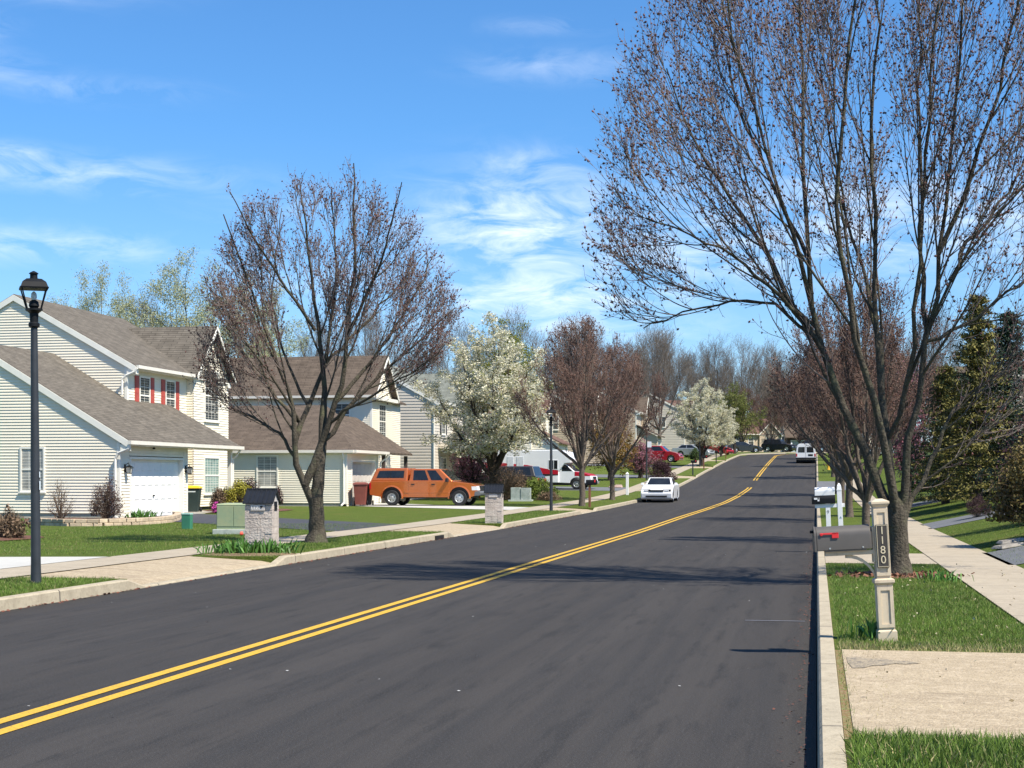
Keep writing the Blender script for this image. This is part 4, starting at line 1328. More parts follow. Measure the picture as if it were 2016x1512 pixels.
def PL(plane):
    k, c = plane
    if k == 'F': return lambda a, w, o: (c + o, a, w)
    if k == 'S': return lambda a, w, o: (a, c - o, w)
    if k == 'B': return lambda a, w, o: (a, c + o, w)
    return lambda a, w, o: (c - o, a, w)
def pbox(mb, plane, a0, a1, w0, w1, o0, o1, mi=0):
    P = PL(plane)
    mb.hexa([P(a0, w0, o0), P(a1, w0, o0), P(a1, w0, o1), P(a0, w0, o1)], [P(a0, w1, o0), P(a1, w1, o0), P(a1, w1, o1), P(a0, w1, o1)], mi)
def span(poly, w):
    xs = []
    n = len(poly)
    for i in range(n):
        (a, b), (c, d) = poly[i], poly[(i + 1) % n]
        if (b <= w <= d) or (d <= w <= b):
            if abs(d - b) < 1e-9: xs += [a, c]
            else: xs.append(a + (c - a) * (w - b) / (d - b))
    return (min(xs), max(xs)) if len(xs) >= 2 else None
def siding(mb, plane, poly, lap=.108, out=.028):
    """overlapping boards clipped to a convex outline (a, w)"""
    P = PL(plane)
    w = min(q[1] for q in poly); top = max(q[1] for q in poly)
    while w < top - .01:
        w1 = min(w + lap, top - .001)
        s0 = span(poly, w + 1e-4); s1 = span(poly, w1 - 1e-4)
        if s0 and s1:
            mb.quad(P(s0[0], w, out), P(s0[1], w, out), P(s1[1], w1, .004), P(s1[0], w1, .004))
            mb.quad(P(s0[0], w, out), P(s0[1], w, out), P(s0[1], w, .002), P(s0[0], w, .002))
        w = w1
def slab(mb, pts, t=.10, mi=0):
    """roof slope: pts along the eave first; thickness hangs below"""
    a, b = Vector(pts[0]), Vector(pts[1])
    e = (b - a).normalized()
    n = e.cross(Vector(pts[2]) - a).normalized()
    if n.z < 0: n = -n
    up = n.cross(e)
    if up.z < 0: up = -up
    k = len(pts)
    uv = [((Vector(p) - a).dot(e), (Vector(p) - a).dot(up)) for p in pts]
    base = len(mb.v)
    mb.v += [tuple(p) for p in pts] + [tuple(Vector(p) - Vector((0, 0, t))) for p in pts]
    mb.f.append(tuple(range(base, base + k))); mb.mi.append(mi); mb.uv[len(mb.f) - 1] = uv
    mb.f.append(tuple(range(base + 2 * k - 1, base + k - 1, -1))); mb.mi.append(mi); mb.uv[len(mb.f) - 1] = uv[::-1]
    for i in range(k):
        j = (i + 1) % k
        mb.f.append((base + i, base + k + i, base + k + j, base + j)); mb.mi.append(mi)
def roof_build(mb, mat, root, name='roof'):
    me = bpy.data.meshes.new(name)
    me.from_pydata(mb.v, [], mb.f)
    me.materials.append(mat)
    ul = me.uv_layers.new(name='UVMap')
    for pi, uvs in mb.uv.items():
        for k, li in enumerate(me.polygons[pi].loop_indices): ul.data[li].uv = uvs[k]
    o = bpy.data.objects.new(name, me); COL.objects.link(o); o.parent = root
    return o
def board(mb, p, q, h, o, t=.035):
    """trim board below the line p-q, hanging h, pushed out along vector o"""
    p, q, o = Vector(p), Vector(q), Vector(o)
    d = Vector((0, 0, -h))
    mb.hexa([p + d, q + d, q + d + o * t, p + d + o * t], [p, q, q + o * t, p + o * t])
def window(root, plane, a, w0, w1, wd, shut=None, pane=None, fr=.07, lites=(2, 2), name='window', midrail=True):
    mb = MB()
    a0, a1 = a - wd / 2, a + wd / 2
    pbox(mb, plane, a0 - fr, a0, w0 - fr, w1 + fr, .002, .06)
    pbox(mb, plane, a1, a1 + fr, w0 - fr, w1 + fr, .002, .06)
    pbox(mb, plane, a0, a1, w1, w1 + fr, .002, .06)
    pbox(mb, plane, a0 - fr - .04, a1 + fr + .04, w0 - fr - .05, w0 - fr, .002, .10)
    pbox(mb, plane, a0, a1, w0 - fr, w0, .002, .06)
    wm = (w0 + w1) / 2
    if midrail: pbox(mb, plane, a0, a1, wm - .03, wm + .03, .002, .048)
    for half in ((w0, wm), (wm, w1)):
        for i in range(1, lites[0]):
            x = a0 + (a1 - a0) * i / lites[0]
            pbox(mb, plane, x - .009, x + .009, half[0] + .03, half[1] - .03, .021, .030)
        for j in range(1, lites[1]):
            z = half[0] + (half[1] - half[0]) * j / lites[1]
            pbox(mb, plane, a0, a1, z - .009, z + .009, .022, .031)
    f = mb.build(name, m_trim, root)
    mb = MB(); pbox(mb, plane, a0, a1, w0, w1, .024, .027)
    mb2 = MB(); pbox(mb2, plane, a0 + .002, a1 - .002, w0 + .002, w1 - .002, .0225, .0265)
    mb2.build('pane', pane or m_glass, f)
    if shut:
        for sx in (a0 - fr - .04 - .36, a1 + fr + .04):
            mb = MB()
            pbox(mb, plane, sx, sx + .36, w0 - .08, w1 + .06, .022, .05)
            for (z0, z1) in ((w0, wm - .06), (wm + .06, w1)):
                pbox(mb, plane, sx + .06, sx + .30, z0, z1, .05, .058)
            mb.build('shutter', shut, root)
    return f
def garage_door(root, plane, a0, a1, h, mat, rows=4, cols=8, rec=-.16):
    mb = MB()
    pbox(mb, plane, a0, a1, .02, h, rec - .04, rec)
    for r in range(rows):
        z0 = .02 + (h - .02) * r / rows; z1 = .02 + (h - .02) * (r + 1) / rows
        if r: pbox(mb, plane, a0, a1, z0 - .008, z0 + .008, rec, rec + .004)
        for c in range(cols):
            x0 = a0 + (a1 - a0) * c / cols; x1 = a0 + (a1 - a0) * (c + 1) / cols
            m = .09
            P = PL(plane)
            o0, o1 = rec + .001, rec + .016
            # raised panel with bevelled sides
            mb.hexa([P(x0 + m, z0 + m, o0), P(x1 - m, z0 + m, o0), P(x1 - m, z1 - m, o0), P(x0 + m, z1 - m, o0)],
                    [P(x0 + m + .035, z0 + m + .035, o1), P(x1 - m - .035, z0 + m + .035, o1), P(x1 - m - .035, z1 - m - .035, o1), P(x0 + m + .035, z1 - m - .035, o1)])
    d = mb.build('garage_door', mat, root)
    mb = MB(); c = (a0 + a1) / 2
    pbox(mb, plane, c - .05, c + .05, h * .36, h * .385, rec + .017, rec + .05)
    mb.build('handle', m_black, d)
    mb = MB()
    pbox(mb, plane, a0 - .09, a0, 0, h + .09, rec, .045)
    pbox(mb, plane, a1, a1 + .09, 0, h + .09, rec, .045)
    pbox(mb, plane, a0, a1, h, h + .09, rec, .045)
    mb.build('garage_door_frame', m_trim, root)
    return d
def wall_lantern(root, plane, a, w):
    P = PL(plane)
    mb = MB()
    pbox(mb, plane, a - .05, a + .05, w + .02, w + .30, .02, .045)
    mb.bar(P(a, w + .28, .04), P(a, w + .36, .16), .012, 6)
    mb.bar(P(a, w + .36, .16), P(a, w + .26, .19), .012, 6)
    o = P(a, w, .19)
    mb.frus(w + .20, .12, .12, w + .27, .03, .03, 0, o[0], o[1])
    mb.frus(w - .03, .06, .06, w, .07, .07, 0, o[0], o[1])
    for sx in (-1, 1):
        for sy in (-1, 1):
            mb.bar((o[0] + sx * .065, o[1] + sy * .065, w), (o[0] + sx * .10, o[1] + sy * .10, w + .2), .008, 5)
    l = mb.build('wall_lantern', m_black, root)
    mb = MB(); mb.frus(w + .002, .055, .055, w + .198, .088, .088, 0, o[0], o[1])
    mb.build('lantern_glass', m_lens, l)
def downspout(root, pts, r=.045, mat=None):
    mb = MB()
    for p, q in zip(pts[:-1], pts[1:]): mb.bar(p, q, r, 6)
    return mb.build('downspout', mat or m_trim, root)
def gutter(root, p, q, o, mat=None):
    mb = MB(); board(mb, Vector(p) + Vector((0, 0, .01)), Vector(q) + Vector((0, 0, .01)), .13, o, .12)
    return mb.build('gutter', mat or m_gutter, root)
def corner(mb, u, v, w0, w1, su=1, sv=-1):
    mb.box(u - .09 if su > 0 else u - .03, u + .03 if su > 0 else u + .09, v - .03 if sv < 0 else v - .09, v + .09 if sv < 0 else v + .03, w0, w1)

def two_storey(root, wall, roof, u0, u1, v0, v1, eave=5.85, ridge=8.76, gx=None, shut=None, lap=.108, gable_win=False, wins=None, found=True):
    """main block with its ridge along the street and, at gx=(va, vb), a steep gable facing the street"""
    um = (u0 + u1) / 2
    k = (ridge - eave) / (abs(u1 - u0) / 2 + .4)
    mb = MB()
    wt = eave + .4 * k - .14
    side = [(u1, .2), (u0, .2), (u0, wt), (um, wt + k * abs(u0 - um)), (u1, wt)]
    siding(mb, ('S', v0), side, lap); siding(mb, ('B', v1), side, lap)
    siding(mb, ('F', u0), [(v0, .2), (v1, .2), (v1, eave - .02), (v0, eave - .02)], lap)
    siding(mb, ('R', u1), [(v0, .2), (v1, .2), (v1, eave - .02), (v0, eave - .02)], lap)
    mb.build('wall', wall, root)
    if found:
        mb = MB(); mb.box(u1 + .01, u0 - .01, v0 + .01, v1 - .01, -.4, .205); mb.build('foundation', m_found, root)
    for (u, v, su, sv) in ((u0, v0, 1, -1), (u0, v1, 1, 1), (u1, v0, -1, -1), (u1, v1, -1, 1)):
        mb = MB(); corner(mb, u, v, .2, eave - .03, su, sv); mb.build('corner_trim', m_trim, root)
    ro = .07
    rb = MB()
    slab(rb, [(u0 + .4, v0 - ro, eave), (u0 + .4, v1 + ro, eave), (um, v1 + ro, ridge), (um, v0 - ro, ridge)])
    slab(rb, [(u1 - .4, v1 + ro, eave), (u1 - .4, v0 - ro, eave), (um, v0 - ro, ridge), (um, v1 + ro, ridge)])
    tb = MB()
    for v, o in ((v0 - ro, (0, -1, 0)), (v1 + ro, (0, 1, 0))):
        for a in (u0 + .4, u1 - .4):
            board(tb, (a, v, eave - .03), (um, v, ridge - .03), .24, o)
            # little boxed return under the eave
            tb.box(min(a, a - (.38 if a > um else -.38)), max(a, a - (.38 if a > um else -.38)), v if v < v0 else v - .26, v + .26 if v < v0 else v, eave - .34, eave - .11)
        tb.box(um - 0.01, um + .01, v - .01, v + .01, ridge - .3, ridge - .1)
    # soffits
    tb.box(u0 + .003, u0 + .39, v0 - .01, v1 + .01, eave - .16, eave - .115)
    if gx:
        va, vb = gx; vm = (va + vb) / 2
        ap = ridge - .62
        g = .30
        back = u0 + .4 - (ap - eave) / k
        slab(rb, [(u0 + g + .3, va - .22, eave), (u0 + .38, va - .22, eave + .012), (back, vm, ap), (u0 + g + .3, vm, ap)])
        slab(rb, [(u0 + .38, vb + .22, eave + .012), (u0 + g + .3, vb + .22, eave), (u0 + g + .3, vm, ap), (back, vm, ap)])
        gw = MB()
        kk = (ap - eave) / ((vb - va) / 2 + .22)
        zt = eave + .22 * kk - .13
        siding(gw, ('F', u0 + g), [(va, .2), (vb, .2), (vb, zt), (vm, zt + kk * (vb - va) / 2), (va, zt)], lap)
        siding(gw, ('S', va), [(u0, .2), (u0 + g, .2), (u0 + g, zt), (u0, zt)], lap)
        gw.build('front_gable', wall, root)
        for v in (va - .22, vb + .22):
            board(tb, (u0 + g + .3, v, eave - .03), (u0 + g + .3, vm, ap - .03), .2, (1, 0, 0))
    roof_build(rb, roof, root)
    tb.build('rake_trim', m_trim, root)
    ve = gx[0] - .25 if gx else v1 + ro
    gutter(root, (u0 + .401, v0 - ro + .04, eave), (u0 + .401, ve, eave), (1, 0, 0))

# ---- the nearest house
h1 = empty('suburban_house', (-24.0, 50.3, H(-24, 50.3)), 'nearest cream-white house with red shutters, brown roof and white garage door', 'house', 'houses along the left side')
two_storey(h1, m_white, m_shA, -2.5, -12.1, 5.9, 15.7, gx=(11.7, 15.7))
# garage wing with its gable to the camera
gb = MB()
gs = [(-11.2, .2), (0, .2), (0, 2.92), (-5.6, 6.28), (-11.2, 2.92)]
siding(gb, ('S', 0), gs)
siding(gb, ('F', 0), [(0, .0), (.78, .0), (.78, 2.78), (0, 2.78)])
siding(gb, ('F', 0), [(5.52, .0), (5.9, .0), (5.9, 2.78), (5.52, 2.78)])
siding(gb, ('F', 0), [(.78, 2.24), (5.52, 2.24), (5.52, 2.78), (.78, 2.78)])
siding(gb, ('B', 5.9), [(-2.5, .2), (0, .2), (0, 2.9), (-2.5, 4.3)])
gb.build('garage_wall', m_white, h1)
mb = MB(); mb.box(-11.19, -.3, .01, 5.8, -.4, .205); mb.box(-.3, -.01, .01, .7, -.4, .19); mb.build('foundation', m_found, h1)
mb = MB(); corner(mb, 0, 0, .1, 2.7); mb.build('corner_trim', m_trim, h1)
mb = MB(); corner(mb, 0, 5.9, .1, 2.7, 1, 1); mb.build('corner_trim', m_trim, h1)
rb = MB()
ew, ru, rw = 2.74, -5.6, 6.37
slab(rb, [(.45, -.08, ew), (.45, 5.88, ew), (ru, 5.88, rw), (ru, -.08, rw)])
slab(rb, [(-11.65, 5.88, ew), (-11.65, -.08, ew), (ru, -.08, rw), (ru, 5.88, rw)])
k = (rw - ew) / (.45 - ru)
slab(rb, [(.45, 5.884, ew - .002), (.45, 10.6, ew - .002), (-2.1, 9.9, ew + k * 2.55), (-2.48, 9.9, ew + k * 2.93), (-2.48, 5.884, ew + k * 2.93)])
roof_build(rb, m_shA, h1, 'garage_roof')
tb = MB()
for a in (.45, -11.65):
    board(tb, (a, -.08, ew - .03), (ru, -.08, rw - .03), .25, (0, -1, 0))
tb.box(.07, .45, -.08, -.03, ew - .34, ew - .11)
tb.box(.01, .44, -.05, 10.4, ew - .16, ew - .112)
tb.build('rake_trim', m_trim, h1)
gutter(h1, (.452, -.28, ew), (.452, 10.55, ew), (1, 0, 0))
downspout(h1, [(.50, -.20, ew - .12), (.42, -.20, ew - .28), (.03, -.14, ew - .42), (-.10, -.12, ew - .62), (-.10, -.12, .08), (.1, -.3, .03)])
downspout(h1, [(-2.0, 5.75, 5.73), (-2.1, 5.75, 5.6), (-2.45, 5.72, 5.45), (-2.62, 5.72, 5.3), (-2.62, 5.72, 4.7)])
downspout(h1, [(.5, 10.3, ew - .12), (.3, 10.3, ew - .4), (.16, 10.3, ew - .5), (.16, 10.3, .1)])
garage_door(h1, ('F', 0), .87, 5.43, 2.12, m_gdoor)
wall_lantern(h1, ('F', 0), .38, 1.62); wall_lantern(h1, ('F', 0), 5.72, 1.62)
window(h1, ('S', 0), -3.3, 1.02, 2.48, .82, pane=m_curt_refl, lites=(3, 2))
window(h1, ('F', -2.5), 7.45, 4.05, 5.45, .86, m_shut, lites=(2, 2))
window(h1, ('F', -2.5), 9.95, 4.05, 5.45, .86, m_shut, lites=(2, 2))
window(h1, ('F', -2.2), 13.7, 4.0, 6.1, 1.5, None, lites=(4, 3))
window(h1, ('F', -2.2), 13.7, .8, 2.3, 1.6, None, m_gglass, lites=(5, 2))
window(h1, ('F', -2.5), 9.0, .5, 2.2, .55, None, m_glass, lites=(2, 2))
window(h1, ('F', -2.5), 10.8, .5, 2.3, .95, None, m_gglass, lites=(4, 2))
mb = MB(); pbox(mb, ('F', -2.5), 6.9, 7.9, .1, 2.2, .03, .07); pbox(mb, ('F', -2.5), 7.05, 7.75, 1.15, 2.0, .07, .08); pbox(mb, ('F', -2.5), 7.05, 7.75, .3, .95, .07, .08)
d = mb.build('front_door', m_gdoor, h1)
mb = MB(); pbox(mb, ('F', -2.5), 7.8, 7.86, 1.0, 1.08, .08, .13); mb.build('handle', m_black, d)
mb = MB(); mb.box(.05, .21, 9.96, 10.12, .05, ew - .12); mb.build('porch_post', m_trim, h1)
mb = MB(); mb.box(-2.45, .25, 5.95, 10.5, -.3, .1); mb.build('porch_floor', m_found, h1)
mb = MB(); mb.lathe([(.05, 0), (.06, .03), (.03, .07)], 8, .0, 0); 
f = mb.build('floodlight', m_black, h1, loc=(.12, 2.6, 2.5))

# ---- the second house: hipped garage towards the camera, gabled upper floor behind
h2 = empty('suburban_house', (-21.7, 69.5, H(-21.7, 69.5)), 'second white house with brown hipped garage roof, behind the left street maple', 'house', 'houses along the left side')
gb = MB()
siding(gb, ('S', 0), [(-12, .15), (0, .15), (0, 2.62), (-12, 2.62)])
siding(gb, ('F', 0), [(0, .0), (.75, .0), (.75, 2.62), (0, 2.62)]); siding(gb, ('F', 0), [(4.75, .0), (5.3, .0), (5.3, 2.62), (4.75, 2.62)])
siding(gb, ('F', 0), [(.75, 2.2), (4.75, 2.2), (4.75, 2.62), (.75, 2.62)])
siding(gb, ('S', 11.7), [(-12, .2), (-2.2, .2), (-2.2, 5.8), (-12, 5.8)])
siding(gb, ('F', -2.2), [(11.7, .2), (15.7, .2), (15.7, 5.85), (13.7, 7.95), (11.7, 5.85)])
siding(gb, ('F', -2.6), [(5.3, .2), (11.7, .2), (11.7, 3.6), (5.3, 3.6)])
siding(gb, ('F', -2.6), [(15.7, .2), (19, .2), (19, 5.7), (15.7, 5.7)])
siding(gb, ('B', 19), [(-12, .2), (-2.6, .2), (-2.6, 5.7), (-12, 5.7)])
gb.build('wall', m_white, h2)
mb = MB(); mb.box(-11.99, -.3, .01, 18.9, -.4, .16); mb.build('foundation', m_found, h2)
rb = MB()
slab(rb, [(-12.3, -.16, 2.64), (.42, -.16, 2.64), (-2.7, 5.0, 5.02), (-12.3, 5.0, 5.02)])
slab(rb, [(.42, -.16, 2.64), (.42, 5.6, 2.64), (-2.7, 5.2, 5.02), (-2.7, 5.0, 5.02)])
slab(rb, [(.42, 5.62, 2.62), (.42, 10.5, 2.62), (-2.7, 10.5, 4.6), (-2.7, 5.62, 4.6)])
slab(rb, [(-2.7, 10.4, 2.64), (-12.3, 10.4, 2.64), (-12.3, 5.0, 5.02), (-2.7, 5.0, 5.02)])
slab(rb, [(-12.4, 11.35, 5.85), (-1.85, 11.35, 5.85), (-1.85, 13.7, 8.2), (-12.4, 13.7, 8.2)])
slab(rb, [(-1.85, 16.05, 5.85), (-12.4, 16.05, 5.85), (-12.4, 13.7, 8.2), (-1.85, 13.7, 8.2)])
slab(rb, [(-2.3, 16, 5.75), (-2.3, 19.3, 5.75), (-7.2, 19.3, 8.1), (-7.2, 16, 8.1)])
roof_build(rb, m_shB, h2)
tb = MB()
board(tb, (-1.85, 11.35, 5.82), (-1.85, 13.7, 8.17), .2, (1, 0, 0)); board(tb, (-1.85, 16.05, 5.82), (-1.85, 13.7, 8.17), .2, (1, 0, 0))
tb.box(-2.17, -1.86, 11.4, 16.0, 5.62, 5.8)
tb.box(-12, .38, -.15, -.03, 2.48, 2.53); tb.box(.02, .38, -.03, 5.5, 2.482, 2.532)
tb.build('rake_trim', m_trim, h2)
gutter(h2, (-12.2, -.161, 2.64), (.42, -.161, 2.64), (0, -1, 0)); gutter(h2, (.421, -.14, 2.64), (.421, 5.6, 2.64), (1, 0, 0))
gutter(h2, (-12.2, 11.349, 5.85), (-1.9, 11.349, 5.85), (0, -1, 0))
downspout(h2, [(.5, 5.5, 2.52), (.35, 5.5, 2.3), (.1, 5.42, 2.1), (.08, 5.42, .1)])
downspout(h2, [(-.1, -.22, 2.52), (-.1, -.16, 2.3), (-.1, -.08, 2.2), (-.1, -.08, .15), (-.1, -.5, .03)])
garage_door(h2, ('F', 0), .84, 4.66, 2.1, m_taupe, cols=6)
window(h2, ('S', 0), -3.9, .95, 2.35, .95, None, m_curt_refl, lites=(3, 2))  # pale pane colour stands in for the reflection on this window
window(h2, ('S', 11.7), -3.9, 4.2, 5.4, .85, None, m_glass); window(h2, ('S', 11.7), -6.2, 4.2, 5.4, .85, None, m_glass)
window(h2, ('F', -2.2), 13.7, 3.6, 5.4, 1.3, None, m_glass, lites=(3, 3))
mb = MB()
for (a, c) in ((.03, 5.9), (.03, 10.2)): mb.box(a, a + .16, c, c + .16, .05, 2.5)
mb.build('porch_post', M('dark_post', (.09, .07, .06)), h2)
mb = MB(); pbox(mb, ('F', -2.6), 6.6, 7.6, .1, 2.2, .03, .07); mb.build('front_door', M('brown_door', (.12, .07, .05)), h2)

for q in ((0, 0, .1, 2.55, 1, -1), (-2.2, 11.7, .2, 5.7, 1, -1), (0, 5.3, .1, 2.55, 1, 1)):
    mb = MB(); corner(mb, *q); mb.build('corner_trim', m_trim, h2)

# ---- the third house: beige gable and grey-green roof
h3 = empty('suburban_house', (-23.9, 95.0, H(-23.9, 95)), 'beige house with grey-green roof behind the pear tree', 'house', 'houses along the left side')
two_storey(h3, m_beige, m_shC, 0, -9.6, 0, 10.2, gx=(5.4, 9.6), lap=.19)
downspout(h3, [(.45, -.05, 5.73), (.35, -.05, 5.6), (.06, -.07, 5.4), (.06, -.07, .1)])
window(h3, ('F', 0), 2.6, 3.9, 5.3, .9, M('black_shutter', (.03, .03, .035), .5)); window(h3, ('F', .3), 7.5, 3.9, 5.3, 1.3, None, lites=(3, 2))
window(h3, ('F', 0), 2.6, .8, 2.3, 1.4, None, lites=(3, 2))
rb = MB(); slab(rb, [(2.1, 1.0, 2.55), (2.1, 8.6, 2.55), (.32, 8.6, 3.4), (.32, 1.0, 3.4)]); roof_build(rb, m_shC, h3, 'porch_roof')
for c in (1.2, 3.6, 6.0, 8.3):
    mb = MB(); mb.box(1.85, 2.0, c, c + .15, .25, 2.45); mb.build('porch_post', m_trim, h3)
mb = MB(); mb.box(.02, 2.1, .9, 8.7, -.3, .25); mb.build('porch_floor', m_found, h3)
mb = MB(); mb.box(1.80, 2.08, 1.0, 8.6, 2.28, 2.44); mb.build('porch_beam', m_dkbrown, h3)
mb = MB(); mb.bar((-1.6, 4.2, 8.4), (-1.6, 4.2, 9.1), .06, 8); mb.lathe([(.07, 9.05), (.17, 9.15), (.18, 9.32), (.08, 9.45), (.01, 9.5)], 12, -1.6, 4.2)
mb.build('roof_vent', m_black, h3)

# ---- houses further up, simpler because they are seen small
def far_house(x, y, wall, roof, lab, rz=0.0, wd=10.0, dp=9.0, eave=5.4, ridge=8.1, door=None, shut=None, gar=True, dz=0.0):
    r = empty('suburban_house', (x, y, H(x, y) + dz), lab, 'house', 'houses along the left side', rz)
    two_storey(r, wall, roof, 0, -dp, 0, wd, eave, ridge, (wd * .55, wd * .95), lap=.22)
    for v in (1.4, 3.6): window(r, ('F', 0), v, eave - 1.75, eave - .5, .85, shut, lites=(2, 1))
    window(r, ('F', .3), wd * .75, eave - 1.75, eave - .5, 1.1, None, lites=(2, 1))
    if gar:
        mb = MB(); siding(mb, ('S', .2), [(0, .1), (2.4, .1), (2.4, 2.6), (0, 3.7)], .22); siding(mb, ('F', 2.4), [(.2, .1), (.75, .1), (.75, 2.6), (.2, 2.6)], .22)
        siding(mb, ('F', 2.4), [(4.65, .1), (5.2, .1), (5.2, 2.6), (4.65, 2.6)], .22); siding(mb, ('F', 2.4), [(.75, 2.2), (4.65, 2.2), (4.65, 2.6), (.75, 2.6)], .22)
        mb.build('garage_wall', wall, r)
        rb = MB(); slab(rb, [(2.8, -.1, 2.62), (2.8, 5.5, 2.62), (.02, 5.5, 3.95), (.02, -.1, 3.95)]); roof_build(rb, roof, r, 'garage_roof')
        garage_door(r, ('F', 2.4), .84, 4.56, 2.1, door or m_gdoor, 4, 4)
    window(r, ('S', 0), -3.0, 3.6, 4.9, .9, None, lites=(2, 1)); window(r, ('S', 0), -6.2, 3.6, 4.9, .9, None, lites=(2, 1))
    return r
far_house(-25.5, 113, m_white, m_shD, 'white house with red-brown roof behind the motorhome')
far_house(-24.6, 133, m_white, m_shD, 'white house with red-brown roof above the motorhome cab, next house up')
far_house(-23.5, 156, m_tan, m_shB, 'tan house with dark roof behind the ochre bushy tree')
far_house(-20.5, 178, m_tan, m_shB, 'tan house behind the red car by the third lamp post', door=m_bluedoor)
far_house(-17.0, 203, m_beige, m_shD, 'beige house behind the far white pear', door=m_bluedoor)
far_house(-13.2, 243, m_tan, m_shD, 'tan house with red-brown roof left of the dark pickup', R(-60), 9, 8, 3.0, 5.6, gar=False)
far_house(-5.0, 252, m_dkbrown, m_shB, 'dark brown house with pale garage doors facing down the street', R(-84), 11, 8, 3.6, 6.2, door=m_bluedoor, dz=-.1)
far_house(6.2, 250, m_white, m_shB, 'small white house at the end, beside the dark brown one', R(-84), 7, 7, 3.2, 5.4, gar=False)
o = far_house(12.5, 146, m_beige, m_shB, 'beige house half hidden by the trees on the right', R(180), 9, 8, gar=False); o['group'] = 'houses on the right side'
o = far_house(14.0, 88, m_tan, m_shB, 'tan house far behind the spruces on the right', R(180), 9, 8, gar=False); o['group'] = 'houses on the right side'

# ------------------------------------------------------------------ street furniture
m_pole = M('dark_pole', (.030, .034, .040), .5, .2, 5, spec=.45)
m_bulb = M('frosted_bulb', (.6, .6, .58), .3, .05, 5)
def lamp(loc, label, rz=.35, top=m_black):
    r = empty('street_lamp', loc, label, 'street lamp', 'post lamps along the left kerb', rz)
    mb = MB(); mb.lathe([(.085, -.1), (.072, .02), (.066, .3), (.060, 1.6), (.045, 3.50), (.044, 3.54)], 14)
    mb.build('pole', m_pole, r, True)
    mb = MB(); mb.lathe([(.05, 3.50), (.075, 3.52), (.075, 3.56), (.055, 3.58), (.06, 3.70), (.10, 3.735), (.115, 3.74), (.115, 3.765), (.05, 3.77), (.07, 3.80), (.06, 3.86), (.02, 3.89)], 12)
    h = mb.build('lantern_base', m_black, r, True)
    mb = MB(); mb.lathe([(.028, 3.88), (.04, 3.92), (.036, 3.97), (.012, 4.0)], 10); mb.build('bulb', m_bulb, h, True)
    mb = MB()
    for sx in (-1, 1):
        for sy in (-1, 1):
            mb.bar((sx * .088, sy * .088, 3.745), (sx * .165, sy * .165, 4.045), .010, 6)
    mb.frus(3.735, .10, .10, 3.76, .10, .10)
    mb.build('lantern_frame', m_black, r)
    mb = MB()
    mb.frus(4.03, .185, .185, 4.05, .19, .19); mb.frus(4.05, .18, .18, 4.12, .155, .155); mb.frus(4.12, .155, .155, 4.165, .10, .10); mb.frus(4.165, .10, .10, 4.175, .05, .05)
    mb.build('lantern_roof', top, r)
    mb = MB(); mb.lathe([(.055, 4.16), (.05, 4.20), (.05, 4.235), (.068, 4.243), (.05, 4.26), (.012, 4.28)], 12); mb.build('finial', m_black, r, True)
    return r
l1 = lamp(G(-10.5, 19.43), 'nearest black post lamp at the left edge of the picture', .55)
l1.rotation_euler = (0, R(-.4), .55)
mb = MB(); mb.box(.05, .066, -.06, .0, 1.28, 1.40); mb.box(.05, .062, -.05, -.01, 1.45, 1.53)
mb.build('sticker', M('pale_sticker', (.55, .62, .66), .5), l1)
lamp(G(-10.7, 62.4), 'black post lamp beyond the second stone mailbox, before the blossoming pear')
lamp(G(-12.85, 118.5), 'post lamp behind the white sedan next to the round purple shrub', .1)
lamp(G(-10.95, 148.0), 'farthest post lamp, standing in front of the far white pear', .2)
mb = MB(); mb.box(-.16, .16, -.01, .01, -.22, .22)
o = mb.build('small_sign', M('sign_white', (.75, .76, .78), .4), None, bevel=.004, loc=(-12.62, 118.35, H(-12.6, 118) + 2.75))
tag(o, 'small white sign panel fixed to the lamp post by the round purple shrub', 'sign')

# stone mailboxes
m_stone = M('mailbox_stone', (.44, .37, .32), .92, .12, 5, bump=.02, bscale=24, island=.10, col2=(.50, .44, .38))
m_mroof = M('black_roof_metal', (.022, .024, .028), .38, .2, 5, metal=.3, spec=.5)
m_plq = M('stone_plaque', (.46, .43, .40), .6, .08, 10)
def text(body, size, mat, parent, loc, rot, ext=.003, sp=1.0, name='lettering', align='CENTER'):
    c = bpy.data.curves.new(name, 'FONT'); c.body = body; c.size = size; c.extrude = ext
    c.align_x = align; c.align_y = 'CENTER'; c.space_line = sp
    c.materials.append(mat)
    t = bpy.data.objects.new('_t', c); COL.objects.link(t)
    bpy.context.view_layer.update()
    me = bpy.data.meshes.new_from_object(t.evaluated_get(bpy.context.evaluated_depsgraph_get()))
    bpy.data.objects.remove(t); bpy.data.curves.remove(c)
    me.name = name
    if not me.materials: me.materials.append(mat)
    o = bpy.data.objects.new(name, me); COL.objects.link(o); o.parent = parent
    o.location = loc; o.rotation_euler = rot
    return o
